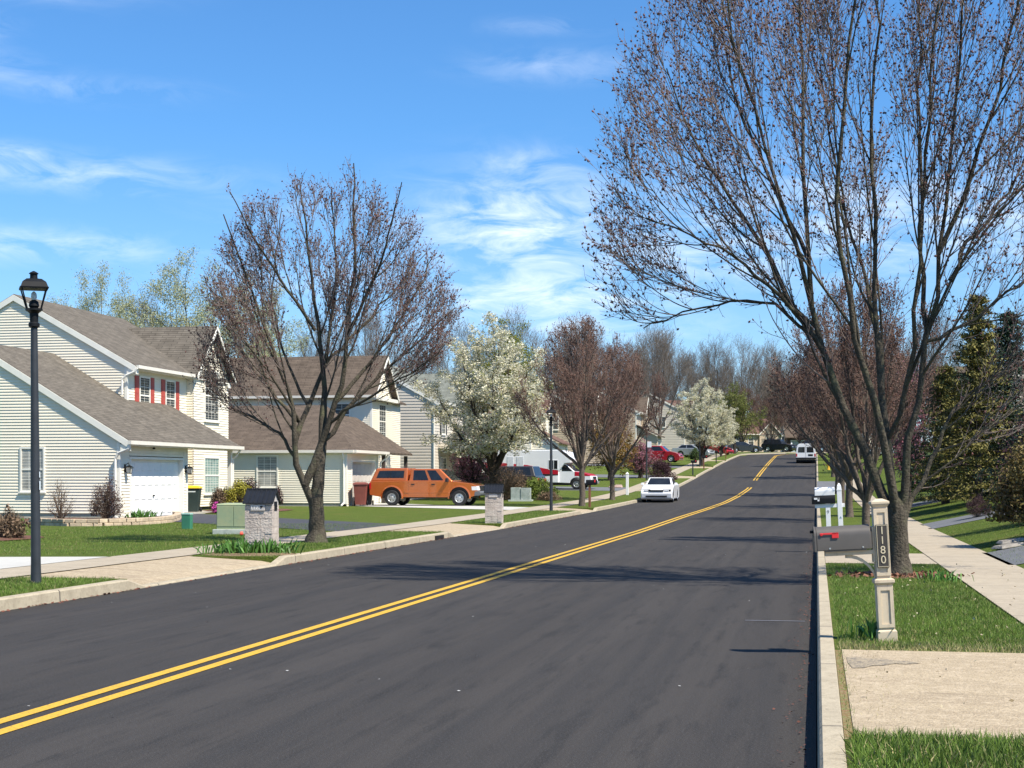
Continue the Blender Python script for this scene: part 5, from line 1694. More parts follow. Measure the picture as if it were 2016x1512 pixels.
def stone_mailbox(loc, label, rz, number=None):
    r = empty('stone_mailbox', loc, label, 'mailbox', 'stone mailboxes on the left verge', rz)
    r.scale = (1, 1, .88)
    rg = random.Random(7)
    mb = MB()
    # rough courses of stone, each slightly different
    z = -.1
    while z < 1.04:
        h = rg.choice((.09, .14, .19)); h = min(h, 1.04 - z)
        x = -.27
        while x < .27 - .01:
            w = min(rg.uniform(.14, .40), .27 - x)
            if .27 - x - w < .08: w = .27 - x
            e = rg.uniform(0, .014)
            mb.box(x + .003, x + w - .003, -.25 - e, .25 + rg.uniform(0, .014), z + .003, z + h - .003)
            x += w
        z += h
    mb.box(-.262, .262, -.244, .244, -.1, 1.03)
    b = mb.build('pillar', m_stone, r, bevel=.010, seg=1)
    mb = MB(); mb.box(-.262, .262, -.238, .238, 1.03, 1.14); mb.prism([(-.24, 1.14), (.24, 1.14), (0, 1.34)], -.255, .255, axis='x')
    mb.build('mailbox_housing', m_plq, r)
    mb = MB()
    for sg in (-1, 1):
        slab(mb, [(-.30, sg * .31, 1.10), (.30, sg * .31, 1.10), (.30, 0, 1.385), (-.30, 0, 1.385)], .03)
        for k in range(7):
            x = -.27 + .09 * k
            P = lambda y, z: (x, y, z)
            mb.hexa([(x - .008, sg * .308, 1.102), (x + .008, sg * .308, 1.102), (x + .008, 0, 1.385), (x - .008, 0, 1.385)], [(x - .008, sg * .308, 1.122), (x + .008, sg * .308, 1.122), (x + .008, 0, 1.407), (x - .008, 0, 1.407)])
    mb.box(-.30, .30, -.02, .02, 1.38, 1.412)
    mb.build('roof', m_mroof, r)
    mb = MB(); mb.box(.263, .275, -.10, .10, .92, 1.12); mb.build('door', m_black, r)
    mb = MB(); mb.box(-.15, .13, -.285, -.262, .925, 1.06); p = mb.build('plaque', m_plq, r, bevel=.006)
    if number: text(number, .105, M('plaque_white', (.8, .8, .78), .4), p, (-.05, -.287, .99), (R(90), 0, 0))
    if number:
        mb = MB()   # the little bird ornament after the number
        mb.hexa([(.035, -.296, 1.005), (.075, -.296, .985), (.075, -.286, .985), (.035, -.286, 1.005)], [(.04, -.296, 1.03), (.095, -.296, 1.03), (.095, -.286, 1.03), (.04, -.286, 1.03)])
        mb.build('ornament', m_black, p)
    return r
stone_mailbox(G(-10.5, 28.2), 'near stone mailbox pillar with black ribbed roof and number plaque among tulips', TH * .5, '1177')
stone_mailbox(G(-10.05, 47.9), 'second stone mailbox pillar, in front of the orange pickup', TH * .5)

# the numbered mailbox post on the right
m_cream = layered('cream_post', [(.64, .53, .38), (4, .45, .7, (.56, .46, .33), None), (3, .55, .72, (.40, .33, .24), (6, 6, .7)), (60, .6, .8, (.5, .41, .29), None)], rough=.5, bump=(90, .001))
m_taupebox = M('taupe_mailbox', (.10, .090, .080), .42, .08, 7, spec=.45)
m_red = M('red_flag', (.62, .03, .035), .4, .1, 5)
m_plate = M('dark_plate', (.055, .048, .042), .4, .1, 5)
m_digit = M('gold_digit', (.60, .52, .36), .4)
mp = empty('mailbox_post', G(.615, 14.09), 'cream mailbox post with dark 1180 number plate and brown mailbox with red flag', 'mailbox', rz=0)
mp.rotation_euler = (R(.0), R(-3.2), R(6))
mb = MB()
mb.frus(-.1, .085, .085, .085, .085, .085); mb.frus(.085, .085, .085, .10, .072, .072)
mb.box(-.070, .070, -.070, .070, .10, .50)
mb.frus(.50, .072, .072, .515, .088, .088); mb.box(-.088, .088, -.088, .088, .515, .545); mb.frus(.545, .088, .088, .556, .066, .066)
mb.box(-.062, .062, -.062, .062, .556, 1.19)
mb.frus(1.19, .062, .062, 1.215, .078, .078); mb.box(-.080, .080, -.080, .080, 1.215, 1.24); mb.frus(1.24, .076, .076, 1.262, .03, .03)
# raised frames of the recessed panels
def frame(mb, x0, x1, z0, z1, y, t=.014, d=.006):
    mb.box(x0, x0 + t, y - d, y + .002, z0, z1); mb.box(x1 - t, x1, y - d, y + .002, z0, z1)
    mb.box(x0 + t, x1 - t, y - d, y + .002, z0, z0 + t); mb.box(x0 + t, x1 - t, y - d, y + .002, z1 - t, z1)
po = mb.build('post', m_cream, mp, bevel=.004)
mb = MB(); frame(mb, -.070, .070, .12, .48, -.070, .030, .010); frame(mb, -.062, .062, .58, 1.17, -.062, .028, .010)
mb.build('panel_frame', m_cream, mp)
mb = MB(); mb.box(-.052, .052, -.088, -.073, .655, 1.035)
pl = mb.build('number_plate', m_plate, mp, bevel=.003)
mb = MB(); frame(mb, -.048, .048, .66, 1.03, -.088, .004, .002); mb.build('plate_border', m_digit, pl)
text('1\n1\n8\n0', .098, m_digit, pl, (0, -.090, .85), (R(90), 0, 0), .002, .88, 'number')
# arm and curved bracket
mb = MB(); mb.box(-.50, -.06, -.045, .045, .775, .815); mb.box(-.082, -.061, -.05, .05, .70, 1.02)
mb.build('arm', m_cream, mp, bevel=.004)
mb = MB()
pts = [(-.32 + .26 * math.sin(t), .52 + .26 * math.cos(t) * 1.0) for t in [i * math.pi / 2 / 8 for i in range(9)]]
for (a, b), (c, d) in zip(pts[:-1], pts[1:]):
    mb.hexa([(a, -.02, b - .03), (c, -.02, d - .03), (c, .02, d - .03), (a, .02, b - .03)], [(a, -.02, b), (c + .004, -.02, d), (c + .004, .02, d), (a, .02, b)])
mb.build('bracket', m_cream, mp)
# box with rounded top lying along the arm
def tunnel(mb, x0, x1, w, z0, zs, n=10):
    """arched profile across y, pushed along x"""
    prof = [(-w, z0), (w, z0)] + [(w * math.cos(i * math.pi / n), zs + w * 1.0 * math.sin(i * math.pi / n)) for i in range(n + 1)]
    mb.prism(prof, x0, x1, axis='x')
mb = MB(); tunnel(mb, -.575, -.10, .085, .825, .955); bx_ = mb.build('mailbox', m_taupebox, mp, True, bevel=.006)
mb = MB(); tunnel(mb, -.592, -.5755, .090, .82, .955); dd = mb.build('mailbox_door', m_taupebox, bx_, True)
mb = MB(); mb.box(-.62, -.592, -.012, .012, .985, 1.01); mb.build('latch', m_black, dd)
mb = MB(); mb.box(-.50, -.14, -.08, .08, .815, .826); mb.box(-.10, -.088, -.07, .07, .83, .98); mb.build('mailbox_floor', m_taupebox, bx_)
mb = MB(); mb.box(-.545, -.38, -.096, -.090, .968, .985); mb.box(-.44, -.38, -.096, -.090, .935, .985); mb.lathe([(.014, -.097), (.014, -.085)], 8, -.53, .972, axis='y')
mb.build('flag', m_red, bx_, bevel=.003)
mb = MB()
for q in (-.46, -.17): mb.lathe([(.008, -.0885), (.008, -.085)], 8, q, .845, axis='y')
mb.build('screw', M('bright_screw', (.7, .7, .7), .3, metal=.8), bx_)

# two more mailboxes behind it
m_wplast = M('white_plastic', (.80, .80, .80), .4, .04, 4)
w1 = empty('mailbox_post', G(.53, 33.4), 'white post with pointed cap carrying a black mailbox with white flag', 'mailbox', 'mailboxes on posts')
w1.rotation_euler = (0, R(-2.6), 0)
mb = MB(); mb.box(-.05, .05, -.05, .05, -.1, 1.17); mb.frus(1.17, .055, .055, 1.2, .055, .055); mb.frus(1.2, .05, .05, 1.28, .04, .04); mb.frus(1.28, .04, .04, 1.33, .012, .012)
mb.build('post', m_wplast, w1, bevel=.004)
mb = MB(); mb.box(-.52, .10, -.04, .04, .82, .90); mb.build('arm', m_wplast, w1, bevel=.004)
mb = MB(); tunnel(mb, -.58, -.09, .085, .905, 1.0); b_ = mb.build('mailbox', m_black, w1, True, bevel=.006)
mb = MB(); mb.box(-.53, -.43, -.094, -.086, 1.0, 1.04); mb.box(-.46, -.42, -.094, -.086, .965, 1.04); mb.build('flag', m_wplast, b_)
text('A', .07, M('blue_letter', (.1, .25, .35), .4), w1, (.005, -.054, .60), (R(90), 0, 0), .001, name='letter')
w2 = empty('mailbox_post', G(.30, 37.6), 'white mailbox on a white post behind the black mailbox', 'mailbox', 'mailboxes on posts')
w2.rotation_euler = (0, R(-2), 0)
mb = MB(); mb.box(-.055, .055, -.055, .055, -.1, .88); mb.frus(.88, .065, .065, .92, .05, .05); mb.build('post', m_wplast, w2, bevel=.004)
mb = MB(); tunnel(mb, -.30, .17, .10, 1.02, 1.12); mb.box(-.1, .05, -.05, .05, .9, 1.02); b_ = mb.build('mailbox', m_wplast, w2, False, bevel=.006)
text('9', .12, M('grey_digit', (.25, .25, .25), .5), w2, (0, -.058, .62), (R(90), 0, 0), .001, name='number')

m_wpost = M('brown_post', (.20, .085, .045), .8, .2, 6)
def post_box(loc, label, pm, rz=0.0, h=1.0):
    r = empty('mailbox_post', loc, label, 'mailbox', 'mailboxes on posts', rz)
    mb = MB(); mb.box(-.05, .05, -.05, .05, -.1, h); mb.build('post', pm, r, bevel=.004)
    mb = MB(); tunnel(mb, -.16, .34, .095, h + .02, h + .14); mb.box(-.1, .3, -.07, .07, h, h + .02); b = mb.build('mailbox', m_black, r, True, bevel=.006)
    mb = MB(); mb.box(.22, .28, -.104, -.097, h + .12, h + .24); mb.build('flag', m_red, b)
    return r
post_box(G(-10.05, 68.9), 'black mailbox on a reddish wooden post before the first reddish maple', m_wpost)
post_box(G(-10.0, 127.5), 'black mailbox on a dark post up the verge beyond the round purple shrub', m_pole)
post_box(G(-10.0, 140.2), 'small black mailbox on a wooden post before the far lamp', m_wpost)
post_box(G(-10.05, 158.5), 'little dark mailbox far up the verge behind the far white pear', m_pole)
post_box(G(-10.1, 176.5), 'farthest dark mailbox on the left verge near the bend', m_wpost)
w3 = empty('mailbox_post', G(-3.6, 232.5), 'white mailbox post on the lawn at the end of the street', 'mailbox', 'mailboxes on posts')
mb = MB(); mb.box(-.10, .10, -.10, .10, -.1, 1.3); mb.frus(1.3, .13, .13, 1.45, .05, .05); mb.build('post', m_wplast, w3, bevel=.01)
mb = MB(); tunnel(mb, -.55, -.10, .12, .85, 1.0); mb.build('mailbox', m_wplast, w3, False)
mb = MB(); mb.box(-.08, .08, -.08, .08, -.1, 1.25); mb.frus(1.25, .10, .10, 1.38, .01, .01)
o = mb.build('white_post', m_wplast, None, bevel=.01, loc=G(-11.2, 92.5))
tag(o, 'plain white post on the verge just behind the white sedan', 'post')

# yellow hydrant
m_hyd = M('hydrant_yellow', (.72, .42, .05), .45, .12, 8)
hy = empty('fire_hydrant', G(1.05, 139), 'yellow fire hydrant on the right verge before the white van', 'hydrant')
mb = MB(); mb.lathe([(.16, -.05), (.16, .03), (.11, .05), (.105, .52), (.14, .53), (.14, .57), (.115, .60), (.09, .68), (.03, .73), (.03, .78)], 14); mb.build('barrel', m_hyd, hy, True)
for s_ in ((-1, 0), (1, 0), (0, -1)):
    mb = MB(); mb.bar((s_[0] * .08, s_[1] * .08, .40), (s_[0] * .19, s_[1] * .19, .40), .06, 10); mb.build('outlet_cap', m_hyd, hy)

# transformer and cable pedestals
m_tfm = layered('transformer_green', [(.30, .36, .22), (2.5, .42, .65, (.36, .38, .22), None), (9, .52, .75, (.26, .32, .21), None)], rough=.6)
tf = empty('transformer_box', G(-14.6, 37.8), 'faded green transformer box on a concrete pad behind the near stone mailbox', 'utility box', rz=.05)
mb = MB(); mb.box(-.64, .64, -.52, .52, -.1, .12); mb.build('pad', M('pad_concrete', (.44, .47, .42), .9, .1, 6, bump=.004), tf, bevel=.012)
mb = MB(); mb.box(-.56, .56, -.42, .42, .12, .74); mb.hexa([(-.57, -.43, .74), (.57, -.43, .74), (.57, .43, .74), (-.57, .43, .74)], [(-.55, -.41, .775), (.55, -.41, .775), (.55, .41, .79), (-.55, .41, .79)])
mb.build('cabinet', m_tfm, tf, bevel=.008)
for (a, b_) in ((-.545, -.115), (-.10, .545)):
    mb = MB(); mb.box(a, b_, -.434, -.421, .20, .72); mb.build('door', m_tfm, tf, bevel=.004)
pd = empty('cable_pedestal', G(-17.5, 41.0), 'small green cable pedestal on the lawn left of the transformer', 'utility box')
mb = MB(); mb.box(-.13, .13, -.10, .10, -.05, .40); mb.build('body', M('pedestal_green', (.045, .19, .115), .5, .12, 5), pd, bevel=.012)
mb = MB(); mb.box(-.14, .14, -.11, .11, .40, .45); mb.build('lid', M('pale_green', (.28, .44, .38), .5, .1, 5), pd, bevel=.015)
tf2 = empty('transformer_box', G(-15.35, 80.0), 'weathered grey-green utility box between the brown shrub and lime juniper', 'utility box', rz=.1)
m_tf2 = layered('old_utility_green', [(.34, .38, .35), (3, .42, .62, (.25, .29, .26), None), (7, .55, .7, (.42, .44, .42), None)], rough=.7)
mb = MB(); mb.box(-.62, .62, -.5, .5, -.1, .08); mb.build('pad', M('pad_concrete', (.44, .47, .42)), tf2)
mb = MB(); mb.box(-.5, -.03, -.4, .4, .08, .72); mb.box(.03, .52, -.4, .4, .08, .70); mb.box(-.03, .03, -.36, .36, .08, .68); mb.build('cabinet', m_tf2, tf2, bevel=.01)

# wheelie bins
def bin_(loc, label, body, lid, rz, h=1.05, label_strip=False):
    r = empty('wheelie_bin', loc, label, 'bin', 'wheelie bins', rz)
    mb = MB(); mb.frus(.06, .24, .28, h * .93, .31, .36); mb.frus(h * .90, .33, .38, h * .94, .33, .38); mb.build('body', body, r, bevel=.02)
    mb = MB(); mb.frus(h * .945, .345, .40, h, .33, .38); mb.frus(h, .33, .38, h + .05, .22, .27); mb.bar((-.2, .42, h * .96), (.2, .42, h * .96), .02, 8); mb.build('lid', lid, r, bevel=.012)
    for s_ in (-1, 1):
        mb = MB(); mb.lathe([(.12, -.03), (.13, -.01), (.13, .01), (.12, .03)], 16, .24, .13, axis='x')
        # wheel axis lies across the bin
        w = mb.build('wheel', m_black, r); w.location = (s_ * .30, 0, 0)
    if label_strip:
        mb = MB(); mb.box(-.15, .17, -.352, -.342, h * .80, h * .86)
        mb.build('lettering_strip', M('bin_print', (.62, .68, .66), .5), r)
    return r
bin_(G(-24.3, 57.45), 'dark green bin with yellow lid beside the garage of the nearest house', M('bin_dark_green', (.028, .045, .04), .5, .1, 4), M('bin_yellow', (.80, .50, .03), .4, .06, 4), .25, 1.06, True)
bin_((-21.15, 70.0, H(-21.1, 70)), 'red-brown bin in front of the taupe garage door', M('bin_red', (.19, .055, .042), .5, .12, 4), M('bin_red', (.19, .055, .042)), .2, 1.08)
bin_((-21.1, 70.75, H(-21.1, 70.7)), 'black bin partly hidden behind the red-brown one', M('bin_black', (.02, .021, .022), .5, .1, 4), M('bin_black', (.02, .021, .022)), .2, 1.0)

# low block edging round the bed at the garage corner
m_block = M('edging_block', (.46, .36, .25), .9, .2, 4, bump=.01, bscale=18, island=.22)
path = [(-24.6, 45.2), (-23.3, 43.7), (-22.2, 43.1), (-21.3, 43.35), (-20.7, 44.3), (-20.55, 45.6), (-20.75, 47.2), (-21.3, 49.0), (-22.1, 51.0), (-23.0, 52.8)]
ew_ = empty('stone_edging', G(-22, 45), 'low tan block edging curving round the bed at the garage corner', 'edging')
d_ = [0]
for (a, b), (c, d) in zip(path[:-1], path[1:]): d_.append(d_[-1] + math.hypot(c - a, d - b))
rg = random.Random(3)
blk = MB()
s_ = 0
while s_ < d_[-1]:
    L = rg.uniform(.26, .36)
    f = lambda t: (float(np.interp(t, d_, [p[0] for p in path])), float(np.interp(t, d_, [p[1] for p in path])))
    for row in range(2):
        t0 = s_ + (L * .5 if row else 0)
        (x0, y0), (x1, y1) = f(min(t0, d_[-1])), f(min(t0 + L - .012, d_[-1]))
        if math.hypot(x1 - x0, y1 - y0) < .08: continue
        u = Vector((x1 - x0, y1 - y0, 0)).normalized(); n_ = Vector((-u.y, u.x, 0)) * .11
        z0 = H(x0, y0) - H(-22, 45) - .03 + row * .125; z1 = z0 + .12
        e = rg.uniform(-.012, .012)
        O = Vector((-22, 45, 0))
        a = Vector((x0, y0, 0)) - O; b = Vector((x1, y1, 0)) - O
        q = [a - n_ * (1 + e), b - n_ * (1 + e), b + n_, a + n_]
        blk.hexa([(p.x, p.y, z0) for p in q], [(p.x, p.y, z1) for p in q])
    s_ += L
blk.build('block_course', m_block, ew_, bevel=.012, seg=1)
# mulch in the beds
m_mulch = M('mulch', (.13, .060, .038), .95, .35, 14, bump=.03, bscale=40)
def patch(name, pts, mat, label, dz=.02, hgt=.05):
    cx = sum(p[0] for p in pts) / len(pts); cy = sum(p[1] for p in pts) / len(pts)
    mb = MB()
    n = len(pts)
    ring = [(x, y, H(x, y) + dz) for x, y in pts]
    inner = [(cx + (x - cx) * .6, cy + (y - cy) * .6, H(x, y) + dz + hgt) for x, y in pts]
    for i in range(n):
        j = (i + 1) % n
        mb.quad(ring[i], ring[j], inner[j], inner[i])
        mb.add([inner[i], inner[j], (cx, cy, H(cx, cy) + dz + hgt)], [(0, 1, 2)])
    return tag(mb.build(name, mat, None, True), label, kind='structure')
patch('mulch_bed', path + [(-24.0, 50.1), (-27, 50.1), (-27, 46.5)], m_mulch, 'mulch bed at the garage corner', .02, .06)
patch('mulch_bed', [(-19.6 + 1.5 * math.cos(t), 33.2 + 2.2 * math.sin(t)) for t in [i * .5236 for i in range(12)]], m_mulch, 'mulch ring round the dry clump at the left edge')
patch('mulch_bed', [(-23.7 + 2.0 * math.cos(t), 61 + 3.6 * math.sin(t)) for t in [i * .5236 for i in range(12)]], m_mulch, 'mulch bed before the porch of the nearest house')
patch('soil_bed', [(-10.55 + .95 * math.cos(t), 27.65 + .8 * math.sin(t)) for t in [i * .5236 for i in range(12)]], M('bare_soil', (.22, .15, .09), .95, .3, 14, bump=.02), 'bare soil round the near stone mailbox', .0, .03)
patch('mulch_bed', [(1.19 + .55 * math.cos(t), 23.2 + .42 * math.sin(t)) for t in [i * .5236 for i in range(12)]], M('bark_mulch', (.20, .11, .075), .95, .3, 14, bump=.03), 'ring of bark mulch at the foot of the largest maple', -.002, .025)
# flagstones at the right
m_flag = M('flagstone', (.26, .24, .21), .9, .3, 7, bump=.03)
for k, (x, y, w, lab) in enumerate(((3.75, 31.3, .55, 'pale flagstone at the foot of the bronze shrub, upper'), (3.65, 30.95, .6, 'pale flagstone at the foot of the bronze shrub, lower'))):
    mb = MB(); mb.frus(0, w / 2, .20, .055, w / 2 - .05, .14, rot=.3 * k); o = mb.build('flagstone', m_flag, None, bevel=.015, loc=G(x, y, .02 + .06 * (1 - k))); o.rotation_euler = (0, R(-8), .2)
    tag(o, lab, 'stone')
mb = MB()
for k in range(3): mb.frus(.0, .5 - .1 * k, .3 - .05 * k, .12 + .05 * k, .42 - .1 * k, .24 - .05 * k, cx=.1 * k - .1, cy=.05 * k)
o = mb.build('landscape_rock', M('pinkish_rock', (.36, .26, .22), .9, .2, 5, bump=.03), None, bevel=.06, loc=G(-13.4, 104.8)); tag(o, 'pinkish rock on the lawn right of the motorhome', 'rock')
patch('damp_patch', [(.24, 12.66), (.33, 12.70), (.41, 12.58), (.52, 12.60), (.60, 12.49), (.71, 12.46), (.80, 12.36), (.68, 12.27), (.60, 12.30), (.51, 12.16), (.42, 12.12), (.36, 11.98), (.27, 11.94), (.24, 12.3)], layered('gravel_stain', [(.25, .21, .155), (14, .42, .58, (.16, .14, .115), None), (40, .46, .6, (.38, .31, .21), None)], rough=.95, bump=(60, .008)), 'grey gravelly stain on the foreground apron beside the kerb', .006, .002)
# storm drain slot in the left kerb
mb = MB(); mb.box(-.02, .012, -.42, .42, -.02, .105)
o = mb.build('drain_inlet', M('drain_dark', (.012, .010, .010), .8), None, loc=(KL + .012, 38.6, .0)); tag(o, 'dark storm drain slot in the left kerb', 'drain')

# ------------------------------------------------------------------ vehicles (x forward, y left)
m_tyre = M('tyre', (.018, .018, .019), .75, .2, 10)
m_rim = M('alloy', (.62, .62, .62), .28, .06, 6, metal=.75)
m_cglass = glass('car_glass', (.016, .019, .022), .04)
m_lamp = M('headlamp', (.75, .76, .76), .12, .05, 6, spec=.8)
m_tail = M('tail_lamp', (.45, .015, .015), .2, .1, 6, spec=.7)
m_plastic = M('grey_bumper', (.13, .135, .145), .55, .12, 6)
m_dark = M('dark_trim', (.015, .015, .016), .5, .2, 6)
def wheel(root, x, y, r, w, side):
    mb = MB(); mb.lathe([(r * .60, -w / 2), (r * .93, -w / 2), (r, -w / 2 + .03), (r, w / 2 - .03), (r * .93, w / 2), (r * .60, w / 2)], 28, 0, 0, axis='y')
    mb.f = mb.f[:-2]; mb.mi = mb.mi[:-2]
    t = mb.build('wheel', m_tyre, root, True); t.location = (x, y, r)
    mb = MB(); f = side
    mb.lathe([(r * .61, f * w * .30), (r * .61, f * w * .47), (r * .55, f * w * .47), (r * .50, f * w * .36), (r * .20, f * w * .38), (r * .16, f * w * .46), (.01, f * w * .46)], 24, 0, 0, axis='y')
    rim = mb.build('rim', m_rim, t, True)
    mb = MB()
    for k in range(5):
        a = k * 2 * math.pi / 5 + .3
        mb.lathe([(r * .07, f * w * .362), (r * .07, f * w * .385)], 10, r * .36 * math.cos(a), r * .36 * math.sin(a), axis='y')
    mb.build('rim_hole', m_dark, t)
    return t
def arc(cx, cz, r, n=12, a0=0.0, a1=math.pi):
    return [(cx + r * math.cos(a0 + (a1 - a0) * i / n), cz + r * math.sin(a0 + (a1 - a0) * i / n)) for i in range(n + 1)]
def hexpane(mb, q, o, ins=(.06, .06, .06, .06), off=.006, th=.004):
    """pane on the quad q (bl, br, tr, tl), inset fractions (l, r, b, t), pushed out along o"""
    bl, br, tr, tl = [Vector(p) for p in q]
    def P(u, v): return bl * (1 - u) * (1 - v) + br * u * (1 - v) + tr * u * v + tl * (1 - u) * v
    l, r, b, t = ins
    c = [P(l, b), P(1 - r, b), P(1 - r, 1 - t), P(l, 1 - t)]
    n = (c[1] - c[0]).cross(c[3] - c[0]).normalized()
    if n.dot(Vector(o)) < 0: n = -n
    mb.hexa([tuple(p + n * (off - th)) for p in c], [tuple(p + n * off) for p in c])

def car(name, loc, rz, label, paint, L=4.85, Wd=1.84, Hr=1.46, hood=.98, belt=1.02, deck=1.06, r=.33, xw=1.0, xf=.15, xr=-1.25, xb=-1.95, wb=1.38, group=None, cat='car', ground=.17):
    g = empty(name, loc, label, cat, group, rz)
    hl = L / 2
    xa, xz = hl - .92, hl - .92 - wb * 2
    ra = r + .055
    prof = [(-hl + .10, ground + .05), (-hl, .42), (-hl + .01, deck * .80), (-hl + .10, deck), (xb, deck + .01), (xw, belt), (xw + .25, hood + .02), (hl - .55, hood - .10), (hl - .16, hood - .24), (hl, .55), (hl - .05, ground + .06), (hl - .25, ground)]
    prof += [(p[0], max(p[1], ground)) for p in arc(xa, r, ra, 12, -.35, math.pi + .35)] + [(p[0], max(p[1], ground)) for p in arc(xz, r, ra, 12, -.35, math.pi + .35)]
    mb = MB(); mb.prism(prof, -Wd / 2, Wd / 2)
    mb.build('body', paint, g, bevel=.07, seg=3, bang=40)
    w0, w1 = Wd / 2 - .07, Wd / 2 - .27
    B = [(xb, -w0, belt - .06), (xw, -w0, belt - .06), (xw, w0, belt - .06), (xb, w0, belt - .06)]
    T = [(xr, -w1, Hr), (xf, -w1, Hr), (xf, w1, Hr), (xr, w1, Hr)]
    mb = MB(); mb.hexa(B, T); mb.build('cabin', paint, g, bevel=.05, seg=3)
    mb = MB(); hexpane(mb, [B[1], B[2], T[2], T[1]], (1, 0, .5), (.07, .07, .16, .07)); mb.build('windscreen', m_cglass, g)
    mb = MB(); hexpane(mb, [B[3], B[0], T[0], T[3]], (-1, 0, .5), (.07, .07, .16, .08)); mb.build('rear_window', m_cglass, g)
    for s_, (b0, b1, t1, t0) in ((-1, (B[0], B[1], T[1], T[0])), (1, (B[3], B[2], T[2], T[3]))):
        for (i0, i1) in ((.08, .53), (.50, .10)):
            mb = MB(); hexpane(mb, [b0, b1, t1, t0], (0, s_, .3), (i0, i1, .18, .10)); mb.build('side_window', m_cglass, g)
        for x in (xa, xz): wheel(g, x, s_ * (Wd / 2 - .11), r, .21, s_)
        mb = MB(); mb.frus(belt - .02, .09, .10, belt + .13, .06, .08, 0, xw - .28, s_ * (Wd / 2 + .07)); mb.build('mirror', paint, g, bevel=.02)
        mb = MB(); y = s_ * (Wd / 2 - .32)
        mb.hexa([(hl - .14, y - .24, .64), (hl - .02 - .03, y + .24 if s_ < 0 else y + .24, .64), (hl - .30, y + .24, .64), (hl - .40, y - .24, .64)],
                [(hl - .16, y - .24, .76), (hl - .10, y + .24, .77), (hl - .32, y + .24, .77), (hl - .42, y - .24, .76)])
        mb.build('headlight', m_dark, g)
        mb = MB(); mb.box(hl - .20, hl - .035, y - .12, y + .12, .665, .735); mb.build('headlight_lens', m_lamp, g, bevel=.01)
        mb = MB(); mb.box(-hl - .012, -hl + .14, s_ * (Wd / 2 - .03) if s_ < 0 else Wd / 2 - .48, -Wd / 2 + .48 if s_ < 0 else Wd / 2 - .03, deck * .70, deck * .86); mb.build('tail_light', m_tail, g, bevel=.02)
    mb = MB(); mb.box(hl - .15, hl + .006, -.42, .42, .655, .735); mb.build('grille', m_dark, g, bevel=.01)
    mb = MB(); mb.box(hl - .10, hl + .008, -.62, .62, .31, .41); mb.build('air_intake', m_dark, g, bevel=.01)
    mb = MB(); mb.box(-hl - .012, -hl + .05, -.26, .26, .60, .72); mb.build('number_plate', m_lamp, g)
    return g
m_pearl = M('white_car_paint', (.78, .79, .80), .25, .02, 3, coat=.6)
m_redcar = M('red_car_paint', (.36, .012, .02), .28, .05, 3, coat=.6)
m_greycar = M('grey_car_paint', (.065, .06, .058), .3, .05, 3, coat=.6, metal=.3)
m_blackcar = M('black_car_paint', (.012, .013, .016), .22, .1, 3, coat=.7)
m_silver = M('silver_car_paint', (.45, .47, .48), .3, .05, 3, metal=.5)
car('parked_sedan', (-8.5, 85.5, zr(83.5) + .004), R(-90), 'white sedan parked at the left kerb facing the camera', m_pearl).scale = (.93, .93, .93)
car('parked_suv', G(-18.9, 93.4, .0), R(172), 'dark grey suv, its tail showing beyond the tangled brown shrub', m_greycar, 4.75, 1.9, 1.74, 1.12, 1.12, 1.16, .36, 1.05, .35, -2.0, -2.25, 1.40)
car('parked_suv', G(-15.6, 156, .15), R(-8), 'red suv parked sideways on a driveway beyond the third lamp post', m_redcar, 4.6, 1.85, 1.68, 1.08, 1.10, 1.14, .35, 1.05, .35, -1.95, -2.2, 1.35)
car('parked_sedan', G(-12.6, 193, .05), R(-25), 'far red car on a driveway right of the far pear', m_redcar, group='far parked cars')
car('parked_sedan', G(-14.2, 182, .05), R(-20), 'far silver car half hidden by the far pear', m_silver, group='far parked cars')
car('parked_suv', G(-5.4, 231, .1), R(-20), 'black suv with bright wheels at the end of the street', m_blackcar, 4.9, 1.95, 1.85, 1.15, 1.16, 1.2, .42, 1.0, .35, -2.0, -2.3, 1.45)
car('parked_sedan', G(-9.8, 214, .05), R(15), 'low black car left of the black suv', m_blackcar, group='far parked cars')
car('parked_sedan', G(7.2, 150, .1), R(170), 'white car glimpsed between maple trunks on the right', m_pearl, group='far parked cars')

